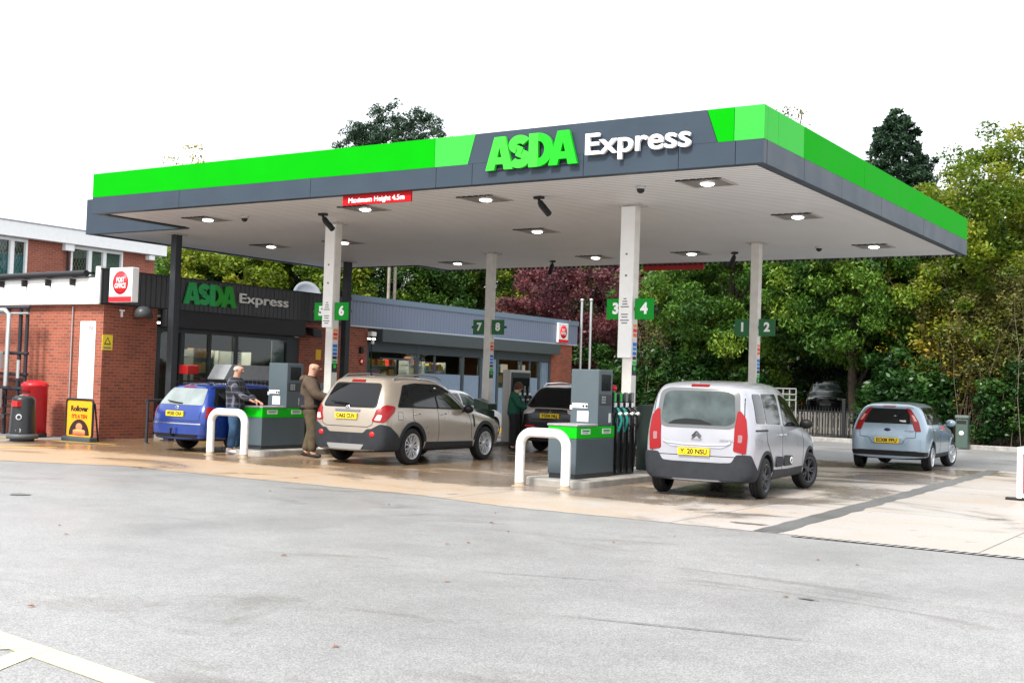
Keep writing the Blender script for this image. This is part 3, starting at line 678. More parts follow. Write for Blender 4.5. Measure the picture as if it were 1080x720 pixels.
p = at(381, 381, 0, XW); t = thing('wall_sign', 'small round red sign on the brick wall beside the second shopfront', 'sign', (XW, p.y, p.z)); b = MB(); b.lathe([(0, .02), (.11, .02), (.11, 0)], axis=(1, 0, 0), n=20); b.build('disc', RED, t); b = MB(); b.lathe([(0, .024), (.05, .024), (.05, .021)], axis=(1, 0, 0), n=16); b.build('mark', WHL, t)
p = at(380, 369, 0, XW); t = thing('wall_light', 'small black bulkhead lamp on the brick wall', 'lamp', (XW, p.y, p.z)); b = MB(); b.box(0, .1, -.06, .06, -.1, .1); b.build('housing', BLACK, t, bevel=.02)
p = at(389, 349, 0, XW); t = thing('security_light', 'white floodlight at the top of the brick wall under the pale cladding', 'light', (XW+.02, p.y, 3.05))
b = MB(); b.box(.05, .22, -.14, .1, -.08, .06); b.build('floodlight', WHL, t, bevel=.02); b = MB(); b.lathe([(0, -.32), (.05, -.3), (.05, -.2), (0, -.18)], (.1, .06, 0), n=12); b.build('sensor', WHL, t); b = MB(); b.tube([(0, .0, 0), (.1, 0, 0)], .02); b.tube([(.02, .1, -.1), (.02, .14, -3.0)], .02); b.build('cable', BLACK, t)
p = at(326, 346, 0, XW); t = thing('security_light', 'black floodlight with pale bracket under the dark cladding', 'light', (XW+.02, p.y, 3.0)); b = MB(); b.prism([(0, 0), (.3, -.05), (.36, -.3), (.1, -.22)], (0, -.18, .1), (1, 0, 0), (0, 0, 1), (0, .36, 0)); b.build('floodlight', BLACK, t, bevel=.02); b = MB(); b.box(.02, .06, -.62, -.5, -.22, .16); b.build('bracket', WHL, t)
p = at(145.5, 330, 0, XW); t = thing('wall_light', 'dark half-round lamp hood on the brick wall beside the shopfront', 'lamp', (XW, p.y, p.z)); b = MB()
b.lathe([(0, .17), (.12, .15), (.2, .06), (.24, -.12), (.22, -.12), (.18, .04), (0, .1)], (.2, 0, 0), n=16); b.build('hood', mat('lamp_hood', (.06, .065, .07), .4), t); b = MB(); b.box(0, .1, -.06, .06, -.05, .1); b.build('bracket', BLACK, t)
p = at(128, 330, 0, XW); t = thing('wall_tap', 'small white bracket high on the brick wall', 'bracket', (XW, p.y, p.z)); b = MB(); b.box(0, .05, -.06, .06, .04, .08); b.box(.0, .04, -.02, .02, -.1, .04); b.build('bracket', WHL, t)
# shop lettering
pa, pb, pe0, pe1 = at(192.5, 310, 0, XF), at(247.5, 315, 0, XF), at(251, 318, 0, XF), at(302.5, 320, 0, XF)
GRS = mat('letter_green_shop', (.012, .34, .02), .4)
WHS = mat('letter_white_shop', (.80, .80, .78), .4)
letters_sign('shop_sign', 'raised green capitals and white word on the dark band over the shopfront', 'sign', (XF+.0, pa.y, 3.44), (0, 1, 0), (pb.y-pa.y)/2.83*1.0, GRS, mat('letter_green_shop2', (.02, .40, .10), .4), WHS, .04, (pe0.y+pe1.y)/2-pa.y, pe1.y-pe0.y, .36)
# post office signs (projecting box at the near corner, flat one at the far end)
POR = mat('post_red', (.75, .02, .03), .4); BWH = mat('sign_box_white', (.85, .85, .85), .35)
def po_sign(name, label, loc, s, flat):
    t = thing(name, label, 'sign', loc); b = MB()
    d = .1 if flat else .2
    if flat: b.box(0, d, -s/2, s/2, -s/2, s/2)
    else: b.box(-s/2, s/2, 0, d, -s/2, s/2)
    b.build('box', BWH, t, bevel=.015)
    n = Vector((1, 0, 0)) if flat else Vector((0, -1, 0)); r = Vector((0, 1, 0)) if flat else Vector((1, 0, 0)); f = n*(d if flat else 0)
    b = MB(); b.lathe([(0, .006), (s*.34, .006), (s*.34, 0)], f+Vector((0, 0, s*.06)), n, n=32); b.build('red_disc', POR, t)
    b = MB(); b.prism([(-s/2+.01, -s/2+.01), (s/2-.01, -s/2+.01), (s/2-.01, -s/2+s*.16), (-s/2+.01, -s/2+s*.16)], f+n*.001, r, (0, 0, 1), n*.006); b.build('red_band', POR, t)
    for k, w in enumerate(('POST', 'OFFICE')): text_obj('lettering', w, s*.19, WHL, t, f+n*.0065+Vector((0, 0, s*(.14-.17*k))), r, (0, 0, 1), .004, s*.004, width=s*(.34, .48)[k])
    return t
q0, q1 = at(115, 287, 1, 18.72), at(142, 287, 1, 18.72)
t = po_sign('post_office_sign', 'white box sign with red disc projecting from the near corner of the shop', ((q0.x+q1.x)/2, 18.70, 3.68), q1.x-q0.x-.1, False)
b = MB(); b.box(-.45, -.32, .05, .16, -.3, .3); b.build('bracket', mat('bracket_grey', (.12, .13, .16), .4), t)
q0, q1 = at(585.5, 350, 0, XF), at(598, 350, 0, XF)
po_sign('post_office_sign', 'flat white sign with red disc at the far end of the pale cladding', (XF+.01, (q0.y+q1.y)/2, 3.68), .75, True)
# white notice board and yellow warning plate near the brick corner
w0, w1 = at(85, 338, 1, 18.95), at(101, 338, 1, 18.95)
t = plate('parcel_board', 'tall white printed board fixed to the brick end wall', 'notice board', ((w0.x+w1.x)/2, 18.965, 1.88), w1.x-w0.x, 1.92, mat('board_white2', (.82, .80, .81), .5, var=.04), n=(0, 1, 0))
b = MB(); b.lathe([(.055, 0), (.07, 0), (.07, .006), (.055, .006)], (.12, -.013, .8), (0, -1, 0), n=24); b.box(.09, .15, -.02, -.014, .79, .81); b.build('crest', mat('pink_red', (.65, .05, .15), .5), t)
PPL = mat('print_pale', (.5, .5, .55), .6)
for k, w in enumerate((.3, .28, .24)): b = MB(); b.box(-.22, -.22+w, -.014, -.0125, .48-.08*k, .50-.08*k); b.build('print', PPL, t)
for k in range(5): b = MB(); b.box(-.2, -.2+(.26, .22, .28, .2, .24)[k], -.014, -.0125, -.06*k, .012-.06*k); b.build('print', PPL, t)
w0 = at(113, 361, 0, XW); t = plate('warning_sign', 'yellow warning plate with black triangle on the brick corner', 'sign', (XW+.001, w0.y, w0.z), .3, .37, mat('warning_yellow', (.80, .62, .04), .5))
b = MB(); b.prism([(-.1, -.06), (.1, -.06), (0, .12)], (.0125, 0, .01), (0, 1, 0), (0, 0, 1), (.004, 0, 0)); b.build('triangle', BLACK, t); b = MB(); b.prism([(-.065, -.04), (.065, -.04), (0, .08)], (.017, 0, .01), (0, 1, 0), (0, 0, 1), (.003, 0, 0)); b.build('triangle_centre', mat('warning_yellow', (.8, .62, .04)), t)
b = MB(); b.box(.0125, .0145, -.11, .11, -.15, -.11); b.build('print', PRINT, t)
# thin grey pipe up the end wall
p = at(72.5, 400, 1, 18.9); t = thing('wall_conduit', 'thin grey conduit running up the brick end wall', 'pipe', (p.x, 18.93, 0)); b = MB(); b.tube([(0, 0, .9), (0, 0, 3.2)], .018); b.build('pipe', mat('galv', (.4, .4, .41), .4, .6), t)
# satellite dish and roof things
p = at(323, 299, 0, -26.5); t = thing('satellite_dish', 'grey round dish on the shop roof behind the cladding', 'dish', (p.x, p.y, 3.96))
b = MB(); b.lathe([(.0, .02), (.2, .05), (.36, .1), (.46, .16), (.465, .15), (.36, .09), (.2, .03), (0, 0)], (0, 0, p.z-4.38), (.9, -.5, .25), n=28); b.build('reflector', mat('dish_grey', (.30, .33, .38), .5), t); b = MB(); b.tube([(0, 0, 0), (0, 0, .3)], .03); b.build('mount', DARK, t)
# grey sloped-roof storage cabinet behind the blue car
t = thing('storage_cabinet', 'grey metal store with sloping end standing outside the shopfront', 'cabinet', (-22.6, 0, .11))
ya, yb_, yc = at(236, 398, 0, -22.6).y, at(244.5, 384, 0, -22.6).y, at(286, 384, 0, -22.6).y
b = MB(); b.prism([(ya, 1.42), (yb_, 1.80), (yc, 1.80), (yc, 1.42)], (0, 0, 0), (0, 1, 0), (0, 0, 1), (-.6, 0, 0)); b.build('hood', mat('cab_grey', (.26, .28, .30), .45, var=.1), t, bevel=.01)
b = MB(); b.box(-.58, -.02, ya+.05, yc-.05, 0, 1.415); b.build('cage', mat('cab_dark', (.05, .06, .07), .5), t); b = MB()
for k in range(10): b.tube([(.0, ya+.1+k*.15, .05), (.0, ya+.1+k*.15, 1.4)], .008, 6)
b.build('bars', mat('galv', (.4, .4, .41)), t)
# ------------------------------------------------------------------ upper building behind
UB = thing('upper_building', 'two storey brick building with deep white eaves band behind the shop', 'building', (0, 0, 0)); XU = -35.4
BRU = brick_mat('brick_upper', (.38, .09, .045), (.28, .065, .035), (.3, .22, .18), 'x')
def uy(u, v): return at(u, v, 0, XU).y
wins = [(uy(-40, 300), uy(27, 300)), (uy(73.5, 290), uy(128.5, 290))]
yR = 30.25; zb = 5.93
segs = []; y = 5
for a, c in wins: segs.append((y, a)); y = c
segs.append((y, yR-.3))
sb('wall', [(XU-.3, XU, a, c, 3.5, zb) for a, c in segs]+[(XU-.3, XU-.001, a, c, 3.5, 4.55) for a, c in wins], BRU, UB)
sb('wall', [(XU-9, XU-.3, 5, 5.3, 0, zb), (XU-9, XU-.301, yR-.6, yR-.3, 0, zb)], BRY, UB); sb('roof', [(XU-9.5, XU-.2, 4, yR-.1, 6.3, 6.4)], mat('felt_roof', (.08, .08, .085)), UB)
sb('eaves_band', [(XU-.2, XU+.3, 4, yR, zb, 6.42), (XU-9.5, XU-.2, yR-.2, yR, zb, 6.42)], WPVC, UB, .01)
sb('roof_edge', [(XU-.2, XU+.33, 4, yR+.03, 6.422, 6.46)], mat('lead_grey', (.35, .35, .36), .5), UB)
BLUEW = mat('blind_blue', (.05, .35, .45), .6); BLND = mat('net_curtain', (.42, .47, .42), .8, var=.2, scale=12)
for wi, (a, c) in enumerate(wins):
    n = 4 if wi == 0 else 3
    fr = MB(); z0, z1 = 4.55, zb-.02
    fr.box(XU-.1, XU+.03, a, c, z1-.1, z1); fr.box(XU-.1, XU+.04, a, c, z0, z0+.1)
    ysn = [a+(c-a)*k/n for k in range(n+1)] if wi == 0 else [a, a+(c-a)*.36, a+(c-a)*.64, c]
    for k, yv in enumerate(ysn): fr.box(XU-.1, XU+.031, max(a, yv-(.07 if k else 0)), min(c, yv+(.07 if k < n else 0)), z0+.1, z1-.1)
    f = fr.build('window', WPVC, UB)
    g = MB(); g.box(XU-.08, XU-.07, a+.05, c-.05, z0+.05, z1-.05); g.build('pane', GLZ, f)
    cu = MB()
    for k in range(n):
        if wi == 0 or k >= 1:
            ya, yb = ysn[k]+.08, ysn[k+1]-.08; q = ya
            while q < yb: cu.add([(XU-.2, q, z0), (XU-.14, q+.05, z0), (XU-.14, q+.05, z1 if wi else z0+.85), (XU-.2, q, z1 if wi else z0+.85), (XU-.2, q+.1, z0), (XU-.2, q+.1, z1 if wi else z0+.85)], [(0, 1, 2, 3), (1, 4, 5, 2)]); q += .1
    cu.build('curtain', BLUEW if wi == 0 else BLND, f)
    lt = MB()   # folding security lattice behind the glass
    for k in range(n):
        ya, yb = ysn[k]+.08, ysn[k+1]-.08; q = ya
        while q < yb-.08:
            for s in (0, 1):
                for j in range(5):
                    zz = z0+.1+j*.26; lt.tube([(XU-.11, q+(.12 if s else 0), zz), (XU-.11, q+(0 if s else .12), zz+.26)], .008, 4, cap=False)
            q += .12
    lt.build('lattice', mat('lattice_grey', (.45, .47, .42), .5), f)
p = at(70, 262, 0, XU); b = MB(); b.box(XU+.0, XU+.22, p.y-.18, p.y+.18, zb-.24, zb+.0); b.build('hopper', WPVC, UB, bevel=.02); b = MB(); b.tube([(XU+.1, p.y, zb-.2), (XU+.1, p.y+.05, 4.0)], .045); b.build('downpipe', BLACK, UB)
b = MB(); b.box(XU+.0, XU+.25, yR-.75, yR-.5, zb-.2, zb-.02); b.build('floodlight', WHL, UB, bevel=.02)
# ------------------------------------------------------------------ cars
def S(y, w, zl, zm, zs, zb, wb, zr, wr, dy=(0, 0, 0, 0)):
    zl -= .10
    return [(.84*w, y, zl), (.965*w, y, zl+.05), (w, y, zm), (.99*w, y, zs), (wb, y+dy[0], zb), (wr+.035, y+dy[1], zr-.115), (wr*.84, y+dy[2], zr-.02), (wr*.4, y+dy[3], zr)]
def loft(secs, bulge_r=.05, bulge_f=.08):
    V = []; F = []; idx = []
    n = len(secs[0])
    for s in secs:
        L = []; Rr = []
        for (x, y, z) in s: V.append((x, y, z)); Rr.append(len(V)-1); V.append((-x, y, z)); L.append(len(V)-1)
        idx.append((L, Rr))
    for i in range(len(secs)-1):
        (L0, R0), (L1, R1) = idx[i], idx[i+1]
        for j in range(n-1):
            F.append((R0[j], R1[j], R1[j+1], R0[j+1])); F.append((L0[j+1], L1[j+1], L1[j], L0[j]))
        F.append((R0[-1], R1[-1], L1[-1], L0[-1])); F.append((L0[0], L1[0], R1[0], R0[0]))
    for (L, Rr), b, flip in ((idx[0], -bulge_r, 0), (idx[-1], bulge_f, 1)):
        cols = []
        for f in (-.55, 0, .55):
            c = []
            for j in range(n):
                p = V[Rr[j]]; V.append((p[0]*f, p[1]+b*(1-f*f), p[2])); c.append(len(V)-1)
            cols.append(c)
        cc = [L]+cols+[Rr]
        for a, c in zip(cc, cc[1:]):
            for j in range(n-1):
                q = (a[j], c[j], c[j+1], a[j+1]); F.append(q if not flip else q[::-1])
        # close the slim strips at roof and floor
        for j in (0, n-1):
            q = [c[j] for c in cc]; F.append(tuple(q) if (j == n-1) ^ flip else tuple(q[::-1]))
    return V, F
def rpoly(pts, r=.05, n=4):
    out = []; k = len(pts)
    for i in range(k):
        p, a, b = Vector(pts[i]), Vector(pts[i-1]), Vector(pts[(i+1) % k])
        da, db_ = (a-p), (b-p); rr = min(r, da.length*.45, db_.length*.45); q0, q1 = p+da.normalized()*rr, p+db_.normalized()*rr
        for t in range(n+1):
            s = t/n; out.append(tuple(q0*(1-s)**2+p*2*s*(1-s)+q1*s*s))
    return out
class Car:
    DIRS = {'R': ((-1, 0, 0), (0, 1, 0)), 'L': ((1, 0, 0), (0, 1, 0)), 'B': ((0, 1, 0), (1, 0, 0)), 'F': ((0, -1, 0), (1, 0, 0)),
            'BR': ((-.7071, .7071, 0), (.7071, .7071, 0)), 'BL': ((.7071, .7071, 0), (-.7071, .7071, 0)),
            'FR': ((-.7071, -.7071, 0), (-.7071, .7071, 0)), 'FL': ((.7071, -.7071, 0), (.7071, .7071, 0))}
    def __init__(s, label, cat, loc, rz, secs, paint, wb, tr, track, under=None, group=None, name='parked_car', bulge=(.05, .08)):
        s.t = thing(name, label, cat, loc, rz, group); V, F = loft(secs, *bulge)
        tmp = mesh_obj('tmp', V, F, [paint]); bm = bmesh.new(); bm.from_mesh(tmp.data); bmesh.ops.recalc_face_normals(bm, faces=bm.faces); bm.to_mesh(tmp.data); bm.free()
        sm = tmp.modifiers.new('s', 'SUBSURF'); sm.levels = 3; sm.render_levels = 3
        me = bpy.data.meshes.new_from_object(tmp.evaluated_get(bpy.context.evaluated_depsgraph_get()))
        bm = bmesh.new(); bm.from_mesh(me); s.bvh = BVHTree.FromBMesh(bm); bm.free()
        tmp.modifiers.clear(); tmp.data = me
        cut = MB(); hw = max(p[0] for q in secs for p in q)
        for y in (0, wb):
            for sd_ in (-1, 1): cut.lathe([(0, 0), (tr+.055, 0), (tr+.055, .5), (0, .5)], (sd_*(hw-.34), y, tr+.01), (sd_, 0, 0), n=40, smooth=False)
        c = cut.build('cut', [paint]); bo = tmp.modifiers.new('b', 'BOOLEAN'); bo.object = c; bo.solver = 'EXACT'; bo.operation = 'DIFFERENCE'
        me2 = bpy.data.meshes.new_from_object(tmp.evaluated_get(bpy.context.evaluated_depsgraph_get()))
        bpy.data.objects.remove(tmp); bpy.data.objects.remove(c)
        me2.materials.clear(); me2.materials.append(paint); me2.materials.append(UNDER)
        for p in me2.polygons:
            c_ = p.center; p.use_smooth = True
            for y in (0, wb):
                if (c_.y-y)**2+(c_.z-tr-.01)**2 < (tr+.06)**2 and abs(c_.x) < hw+.1 and ((abs(p.normal.x) < .3) or abs(c_.x) < hw-.2): p.material_index = 1
            if p.normal.z < -.6 and c_.z < .5: p.material_index = 1
        me2.name = 'body'; s.body = bpy.data.objects.new('body', me2); COL.objects.link(s.body); s.body.parent = s.t
        s.tr, s.wb, s.track, s.hw = tr, wb, track, hw; s.yf = max(p_[1] for q_ in secs for p_ in q_)
        ws = s.body.modifiers.new('e', 'EDGE_SPLIT'); ws.split_angle = R(42)
    def hit(s, d, u, v):
        D, U = [Vector(q) for q in s.DIRS[d]]
        o = U*u+Vector((0, 0, v))-D*6
        if d in ('FR', 'FL'): o += U*((s.yf-.12)-(s.hw-.08))*.7071
        h = s.bvh.ray_cast(o, D)
        if h[0] is None:
            h = s.bvh.find_nearest(o+D*5.2)
        return h[0], h[1], D
    def patch(s, name, d, poly, m, off=.004, th=.02, step=.06, parent=None, mirror=None):
        if mirror: s.patch(name, mirror, poly, m, off, th, step, parent) if len(mirror) == 2 or mirror in 'LR' else None
        bm = bmesh.new(); vs = [bm.verts.new((a, b, 0)) for a, b in poly]; bm.faces.new(vs)
        xs = [a for a, b in poly]; zs = [b for a, b in poly]
        for ax, lo, hi in ((0, min(xs), max(xs)), (1, min(zs), max(zs))):
            k = int((hi-lo)/step)
            for i in range(1, k+1):
                c = lo+(hi-lo)*i/(k+1); no = (1, 0, 0) if ax == 0 else (0, 1, 0); co = (c, 0, 0) if ax == 0 else (0, c, 0)
                bmesh.ops.bisect_plane(bm, geom=bm.verts[:]+bm.edges[:]+bm.faces[:], plane_co=co, plane_no=no)
        for v in bm.verts:
            p, n, D = s.hit(d, v.co.x, v.co.y)
            v.co = p-D*off
        r = bmesh.ops.extrude_face_region(bm, geom=bm.faces[:])
        for v in [g for g in r['geom'] if isinstance(g, bmesh.types.BMVert)]: v.co += D*th
        bmesh.ops.recalc_face_normals(bm, faces=bm.faces)
        me = bpy.data.meshes.new(name); bm.to_mesh(me); bm.free(); me.materials.append(m)
        for p in me.polygons: p.use_smooth = True
        o = bpy.data.objects.new(name, me); COL.objects.link(o); o.parent = parent or s.t
        es = o.modifiers.new('e', 'EDGE_SPLIT'); es.split_angle = R(40)
        return o
    def strip(s, name, d, pts, w, m, off=.002, mirror=None):
        L, Rr = [], []
        for i, p in enumerate(pts):
            a, b = pts[max(0, i-1)], pts[min(len(pts)-1, i+1)]; tx, tz = b[0]-a[0], b[1]-a[1]; l = math.hypot(tx, tz)
            L.append((p[0]-tz/l*w/2, p[1]+tx/l*w/2)); Rr.append((p[0]+tz/l*w/2, p[1]-tx/l*w/2))
        return s.patch(name, d, L+Rr[::-1], m, off, .01, .08, mirror=mirror)
    def dense(s, pts, st=.08):
        out = []
        for a, b in zip(pts, pts[1:]):
            k = max(1, int(math.hypot(b[0]-a[0], b[1]-a[1])/st)); out += [(a[0]+(b[0]-a[0])*i/k, a[1]+(b[1]-a[1])*i/k) for i in range(k)]
        return out+[pts[-1]]
    def wheels(s, rim_r, spokes, rim_m, style='y', steer=0):
        for y, fx in ((0, 0), (s.wb, 1)):
            for sd_ in (-1, 1):
                tr = s.tr; tw = .205; h = tw/2
                b = MB(); prof = [(rim_r, -h*.86), (rim_r+.012, -h), (tr-.05, -h*1.02), (tr-.02, -h*.9), (tr-.003, -h*.66), (tr, -h*.3)]
                prof += [(tr-.008, -h*.28), (tr-.008, -h*.2), (tr, -h*.18), (tr, h*.18), (tr-.008, h*.2), (tr-.008, h*.28), (tr, h*.3), (tr-.003, h*.66), (tr-.02, h*.9), (tr-.05, h*1.02), (rim_r+.012, h), (rim_r, h*.86)]
                b.lathe(prof, (0, 0, 0), (1, 0, 0), n=44); b.lathe([(rim_r-.01, -h*.5), (0, -h*.4)], (0, 0, 0), (1, 0, 0), n=24)
                w = b.build('wheel', TYRE, s.t); w.location = (sd_*(s.track/2-h), y, tr)
                if fx and steer: w.rotation_euler = (0, 0, steer)
                q = MB(); o = sd_; A = (o, 0, 0)
                q.lathe([(rim_r-.035, h*.2), (rim_r-.02, h*.8), (rim_r+.004, h*.98), (rim_r+.008, h*1.02), (rim_r-.004, h*1.03), (rim_r-.022, h*.9), (rim_r-.03, h*.3)], (0, 0, 0), A, n=44)
                q.lathe([(.0, h*.82), (.03, h*.85), (.06, h*.78), (.065, h*.3)], (0, 0, 0), A, n=20)
                for k in range(spokes):
                    a = 2*math.pi*k/spokes
                    def P(r_, t_, d_): return Vector((o*d_, r_*math.cos(a)-t_*math.sin(a), r_*math.sin(a)+t_*math.cos(a)))
                    if style == 'y':
                        for sg in (-1, 1):
                            q.add([P(.045, sg*.004-.016, h*.72), P(.045, sg*.004+.016, h*.72), P(rim_r-.02, sg*.045+.014, h*.86), P(rim_r-.02, sg*.045-.014, h*.86),
                                   P(.045, sg*.004-.02, h*.4), P(.045, sg*.004+.02, h*.4), P(rim_r-.02, sg*.045+.02, h*.5), P(rim_r-.02, sg*.045-.02, h*.5)],
                                  [(0, 1, 2, 3), (4, 7, 6, 5), (0, 4, 5, 1), (2, 6, 7, 3), (1, 5, 6, 2), (0, 3, 7, 4)])
                    else:
                        q.add([P(.05, -.02, h*.72), P(.05, .02, h*.72), P(rim_r-.02, .032, h*.86), P(rim_r-.02, -.032, h*.86), P(.05, -.025, h*.4), P(.05, .025, h*.4), P(rim_r-.02, .04, h*.5), P(rim_r-.02, -.04, h*.5)],
                              [(0, 1, 2, 3), (4, 7, 6, 5), (0, 4, 5, 1), (2, 6, 7, 3), (1, 5, 6, 2), (0, 3, 7, 4)])
                q.build('rim', rim_m, w)
    def box(s, name, d, u, v, su, sv, th, m, parent=None, bev=.008, off=0):
        p, n, D = s.hit(d, u, v); D2, U = [Vector(q) for q in s.DIRS[d]]
        b = MB(); b.obox(p-D*(th/2+off), U*su/2, Vector((0, 0, sv/2)), D*th/2); return b.build(name, m, parent or s.t, bevel=bev)
    def plate(s, txt, d, u, v, yellow=True, w=.52, h=.115, tilt=0, base=.025):
        p, n, D = s.hit(d, u, v); D2, U = [Vector(q) for q in s.DIRS[d]]; 
        if d == 'F': U = -U
        b = MB(); b.obox(p-D*base, U*w/2, Vector((0, 0, h/2)), D*.02); o = b.build('number_plate', PLY if yellow else PLW, s.t, bevel=.004)
        if txt: text_obj('registration', txt, .105, PLT, o, p-D*(base+.0205), U, (0, 0, 1), .003, .0035, width=w*.86)
        return o
    def mirror(s, y, z, m, size=(.11, .2, .15)):
        for sd_, d in ((1, 'R'), (-1, 'L')):
            p, n, D = s.hit(d, y, z); sx, sy_, sz = size
            b = MB(); c = p+Vector((sd_*.16, 0, .03))
            V = []; 
            b.lathe([(0, -sy_*.45), (.055, -sy_*.45), (.085, -sy_*.2), (.08, sy_*.1), (.05, sy_*.4), (0, sy_*.48)], c, (0, 1, 0), n=14)
            for i, v in enumerate(b.V): b.V[i] = Vector((c.x+(v.x-c.x)*1.35, v.y, c.z+(v.z-c.z)*1.0))
            b.obox((p+c)/2+Vector((0, .02, -.03)), (.09, 0, .0), (0, .035, 0), (0, 0, .02)); b.build('wing_mirror', m, s.t)
    def handles(s, ys, z, m):
        for y in ys:
            for d in 'RL':
                p, n, D = s.hit(d, y, z); b = MB(); b.tube([p-D*.0+Vector((0, -.09, 0)), p-D*.035+Vector((0, -.07, 0)), p-D*.035+Vector((0, .07, .004)), p+Vector((0, .09, .004))], .014, 8); b.build('door_handle', m, s.t)
    def arch(s, y, r0, r1, m, a0=-8, a1=188):
        pts = [(y+r1*math.cos(R(a)), s.tr+.01+r1*math.sin(R(a))) for a in np.linspace(a0, a1, 25)]+[(y+r0*math.cos(R(a)), s.tr+.01+r0*math.sin(R(a))) for a in np.linspace(a1, a0, 25)]
        s.patch('arch_trim', 'R', pts, m, .012, .03, .07, mirror='L')
def paint(name, col, metal=.35, rough=.32, coat=.9): 
    return mat(name, col, rough, metal, coat=coat, var=.06, scale=2.5)
UNDER = mat('underbody', (.008, .008, .009), .9); TYRE = mat('tyre_rubber', (.014, .014, .015), .75, var=.3, scale=14)
PLY = mat('plate_yellow', (.80, .56, .01), .4); PLW = mat('plate_white', (.7, .7, .7), .4); PLT = mat('plate_black', (.012, .012, .012), .5)
CGL = mat('car_glass', (.004, .005, .006), .06, 0, spec=.42); CGL2 = mat('car_glass_reflection', (.055, .075, .075), .1, var=.6, scale=3.0, spec=.4); CTR = mat('car_trim_black', (.006, .006, .007), .5, spec=.25)  # pale glass: reflection and see-through brightness are put into its colour
PLAS = mat('grey_bumper_plastic', (.022, .025, .030), .6, var=.2, spec=.25); ALLOY = mat('alloy', (.55, .56, .58), .3, .8); ALLOYD = mat('alloy_dark', (.05, .053, .06), .35, .6)
CHROME = mat('chrome', (.75, .76, .78), .12, 1); LRED = mat('lamp_red', (.24, .002, .004), .3, coat=.25, spec=.3); LCLR = mat('lamp_clear', (.45, .42, .42), .15, coat=1); LREF = mat('reflector', (.65, .02, .02), .2)
SEAM = mat('seam', (.012, .012, .012), .8)
def place(rr, heading, half):   # rear-axle centre from the right rear wheel's outer contact
    a = heading; l = Vector((-math.cos(a), math.sin(a), 0)); p = Vector((*rr, 0))+l*half; return (p.x, p.y, .004), -a

# --- beige SUV at the front left island
loc, rz = place((-14.60, 18.86), -.045, .90)
BE = paint('paint_beige', (.33, .285, .235), .35, .3)
d4 = (.04, .33, .40, .42)
secs = [S(-.90, .78, .36, .6, .86, 1.12, .75, 1.68, .56, d4), S(-.76, .915, .34, .6, .88, 1.12, .87, 1.70, .66, (.03, .27, .32, .34)), S(-.28, .935, .34, .6, .9, 1.10, .895, 1.72, .69, (0, .05, .05, .05)),
        S(.3, .935, .33, .6, .9, 1.08, .9, 1.735, .70), S(1.0, .935, .33, .6, .88, 1.06, .9, 1.725, .69), S(1.55, .93, .33, .6, .87, 1.04, .89, 1.655, .65),
        S(2.2, .93, .33, .6, .86, 1.04, .85, 1.15, .76), S(2.75, .925, .34, .6, .84, 1.0, .82, 1.10, .68), S(3.3, .88, .36, .6, .78, .9, .76, .99, .60), S(3.55, .74, .38, .55, .68, .76, .64, .82, .5)]
c = Car('beige SUV with grey bumper fuelling at the front left pump', 'car', loc, rz, secs, BE, 2.707, .36, 1.84)
PLAS2 = PLAS
c.patch('lower_cladding', 'R', [(.43, .30), (.47, .44), (2.2, .42), (2.25, .30), (1.3, .26)], PLAS, .01, .03, mirror='L')
c.arch(0, .40, .475, PLAS, 10, 190); c.arch(2.707, .40, .475, PLAS, -5, 170)
c.patch('rear_bumper', 'B', rpoly([(-.74, .70), (-.50, .70), (-.42, .62), (.42, .62), (.50, .70), (.74, .70), (.8, .30), (-.8, .30)], .04), PLAS, .018, .05)
c.patch('rear_bumper_corner', 'BR', rpoly([(-.30, .66), (-.08, .80), (.12, .76), (.32, .58), (.36, .30), (-.30, .30)], .05), PLAS, .02, .05, mirror='BL')
c.patch('skid_plate', 'B', rpoly([(-.45, .40), (.45, .40), (.38, .30), (-.38, .30)], .03), mat('skid_silver', (.3, .3, .3), .5, .5), .03, .04)
for sx in (-.57, .57): 
    p, n, D = c.hit('B', sx*1.08, .60); b = MB(); b.lathe([(0, .03), (.05, .028), (.058, 0)], p, -D, n=18); b.build('reflector', LREF, c.t)
c.patch('rear_surround', 'B', rpoly([(-.66, 1.10), (.66, 1.10), (.56, 1.58), (-.56, 1.58)], .09), CTR, .004)
c.patch('rear_window', 'B', rpoly([(-.62, 1.13), (.62, 1.13), (.54, 1.55), (-.54, 1.55)], .09), CGL, .009)
c.patch('tail_light', 'BR', rpoly([(-.24, .84), (-.0, .82), (.22, 1.03), (.24, 1.14), (.05, 1.17), (-.12, 1.10)], .05), LRED, .012, mirror='BL')
c.patch('reversing_light', 'BR', rpoly([(-.19, .87), (-.08, .86), (-.04, .97), (-.13, .98)], .02), LCLR, .018, mirror='BL')
c.patch('brake_light', 'B', rpoly([(-.17, 1.60), (.17, 1.60), (.15, 1.645), (-.15, 1.645)], .01), LRED, .02)
c.strip('chrome_strip', 'B', c.dense([(-.30, 1.045), (.30, 1.045)]), .035, mat('chrome_dark', (.25, .25, .26), .2, 1), .02)
c.strip('tailgate_seam', 'B', c.dense([(-.66, 1.08), (-.60, .78), (-.50, .735), (.50, .735), (.60, .78), (.66, 1.08)]), .012, SEAM)
c.plate('CA62 CUV', 'B', 0, .935, base=.02)
p, n, D = c.hit('B', 0, 1.09); b = MB(); b.lathe([(.038, .0), (.052, 0), (.052, .02), (.038, .02)], p, -D, n=20); b.tube([p+Vector((-.02, -.015, -.025)), p+Vector((.01, -.02, 0)), p+Vector((-.015, -.015, .02))], .008, 6); b.build('badge', CHROME, c.t)
p, n, D = c.hit('B', -.1, 1.15); b = MB(); b.tube([p-D*.03, p-D*.05+Vector((.12, 0, .015)), p-D*.045+Vector((-.32, .03, .06))], .012, 6); b.build('wiper', CTR, c.t)
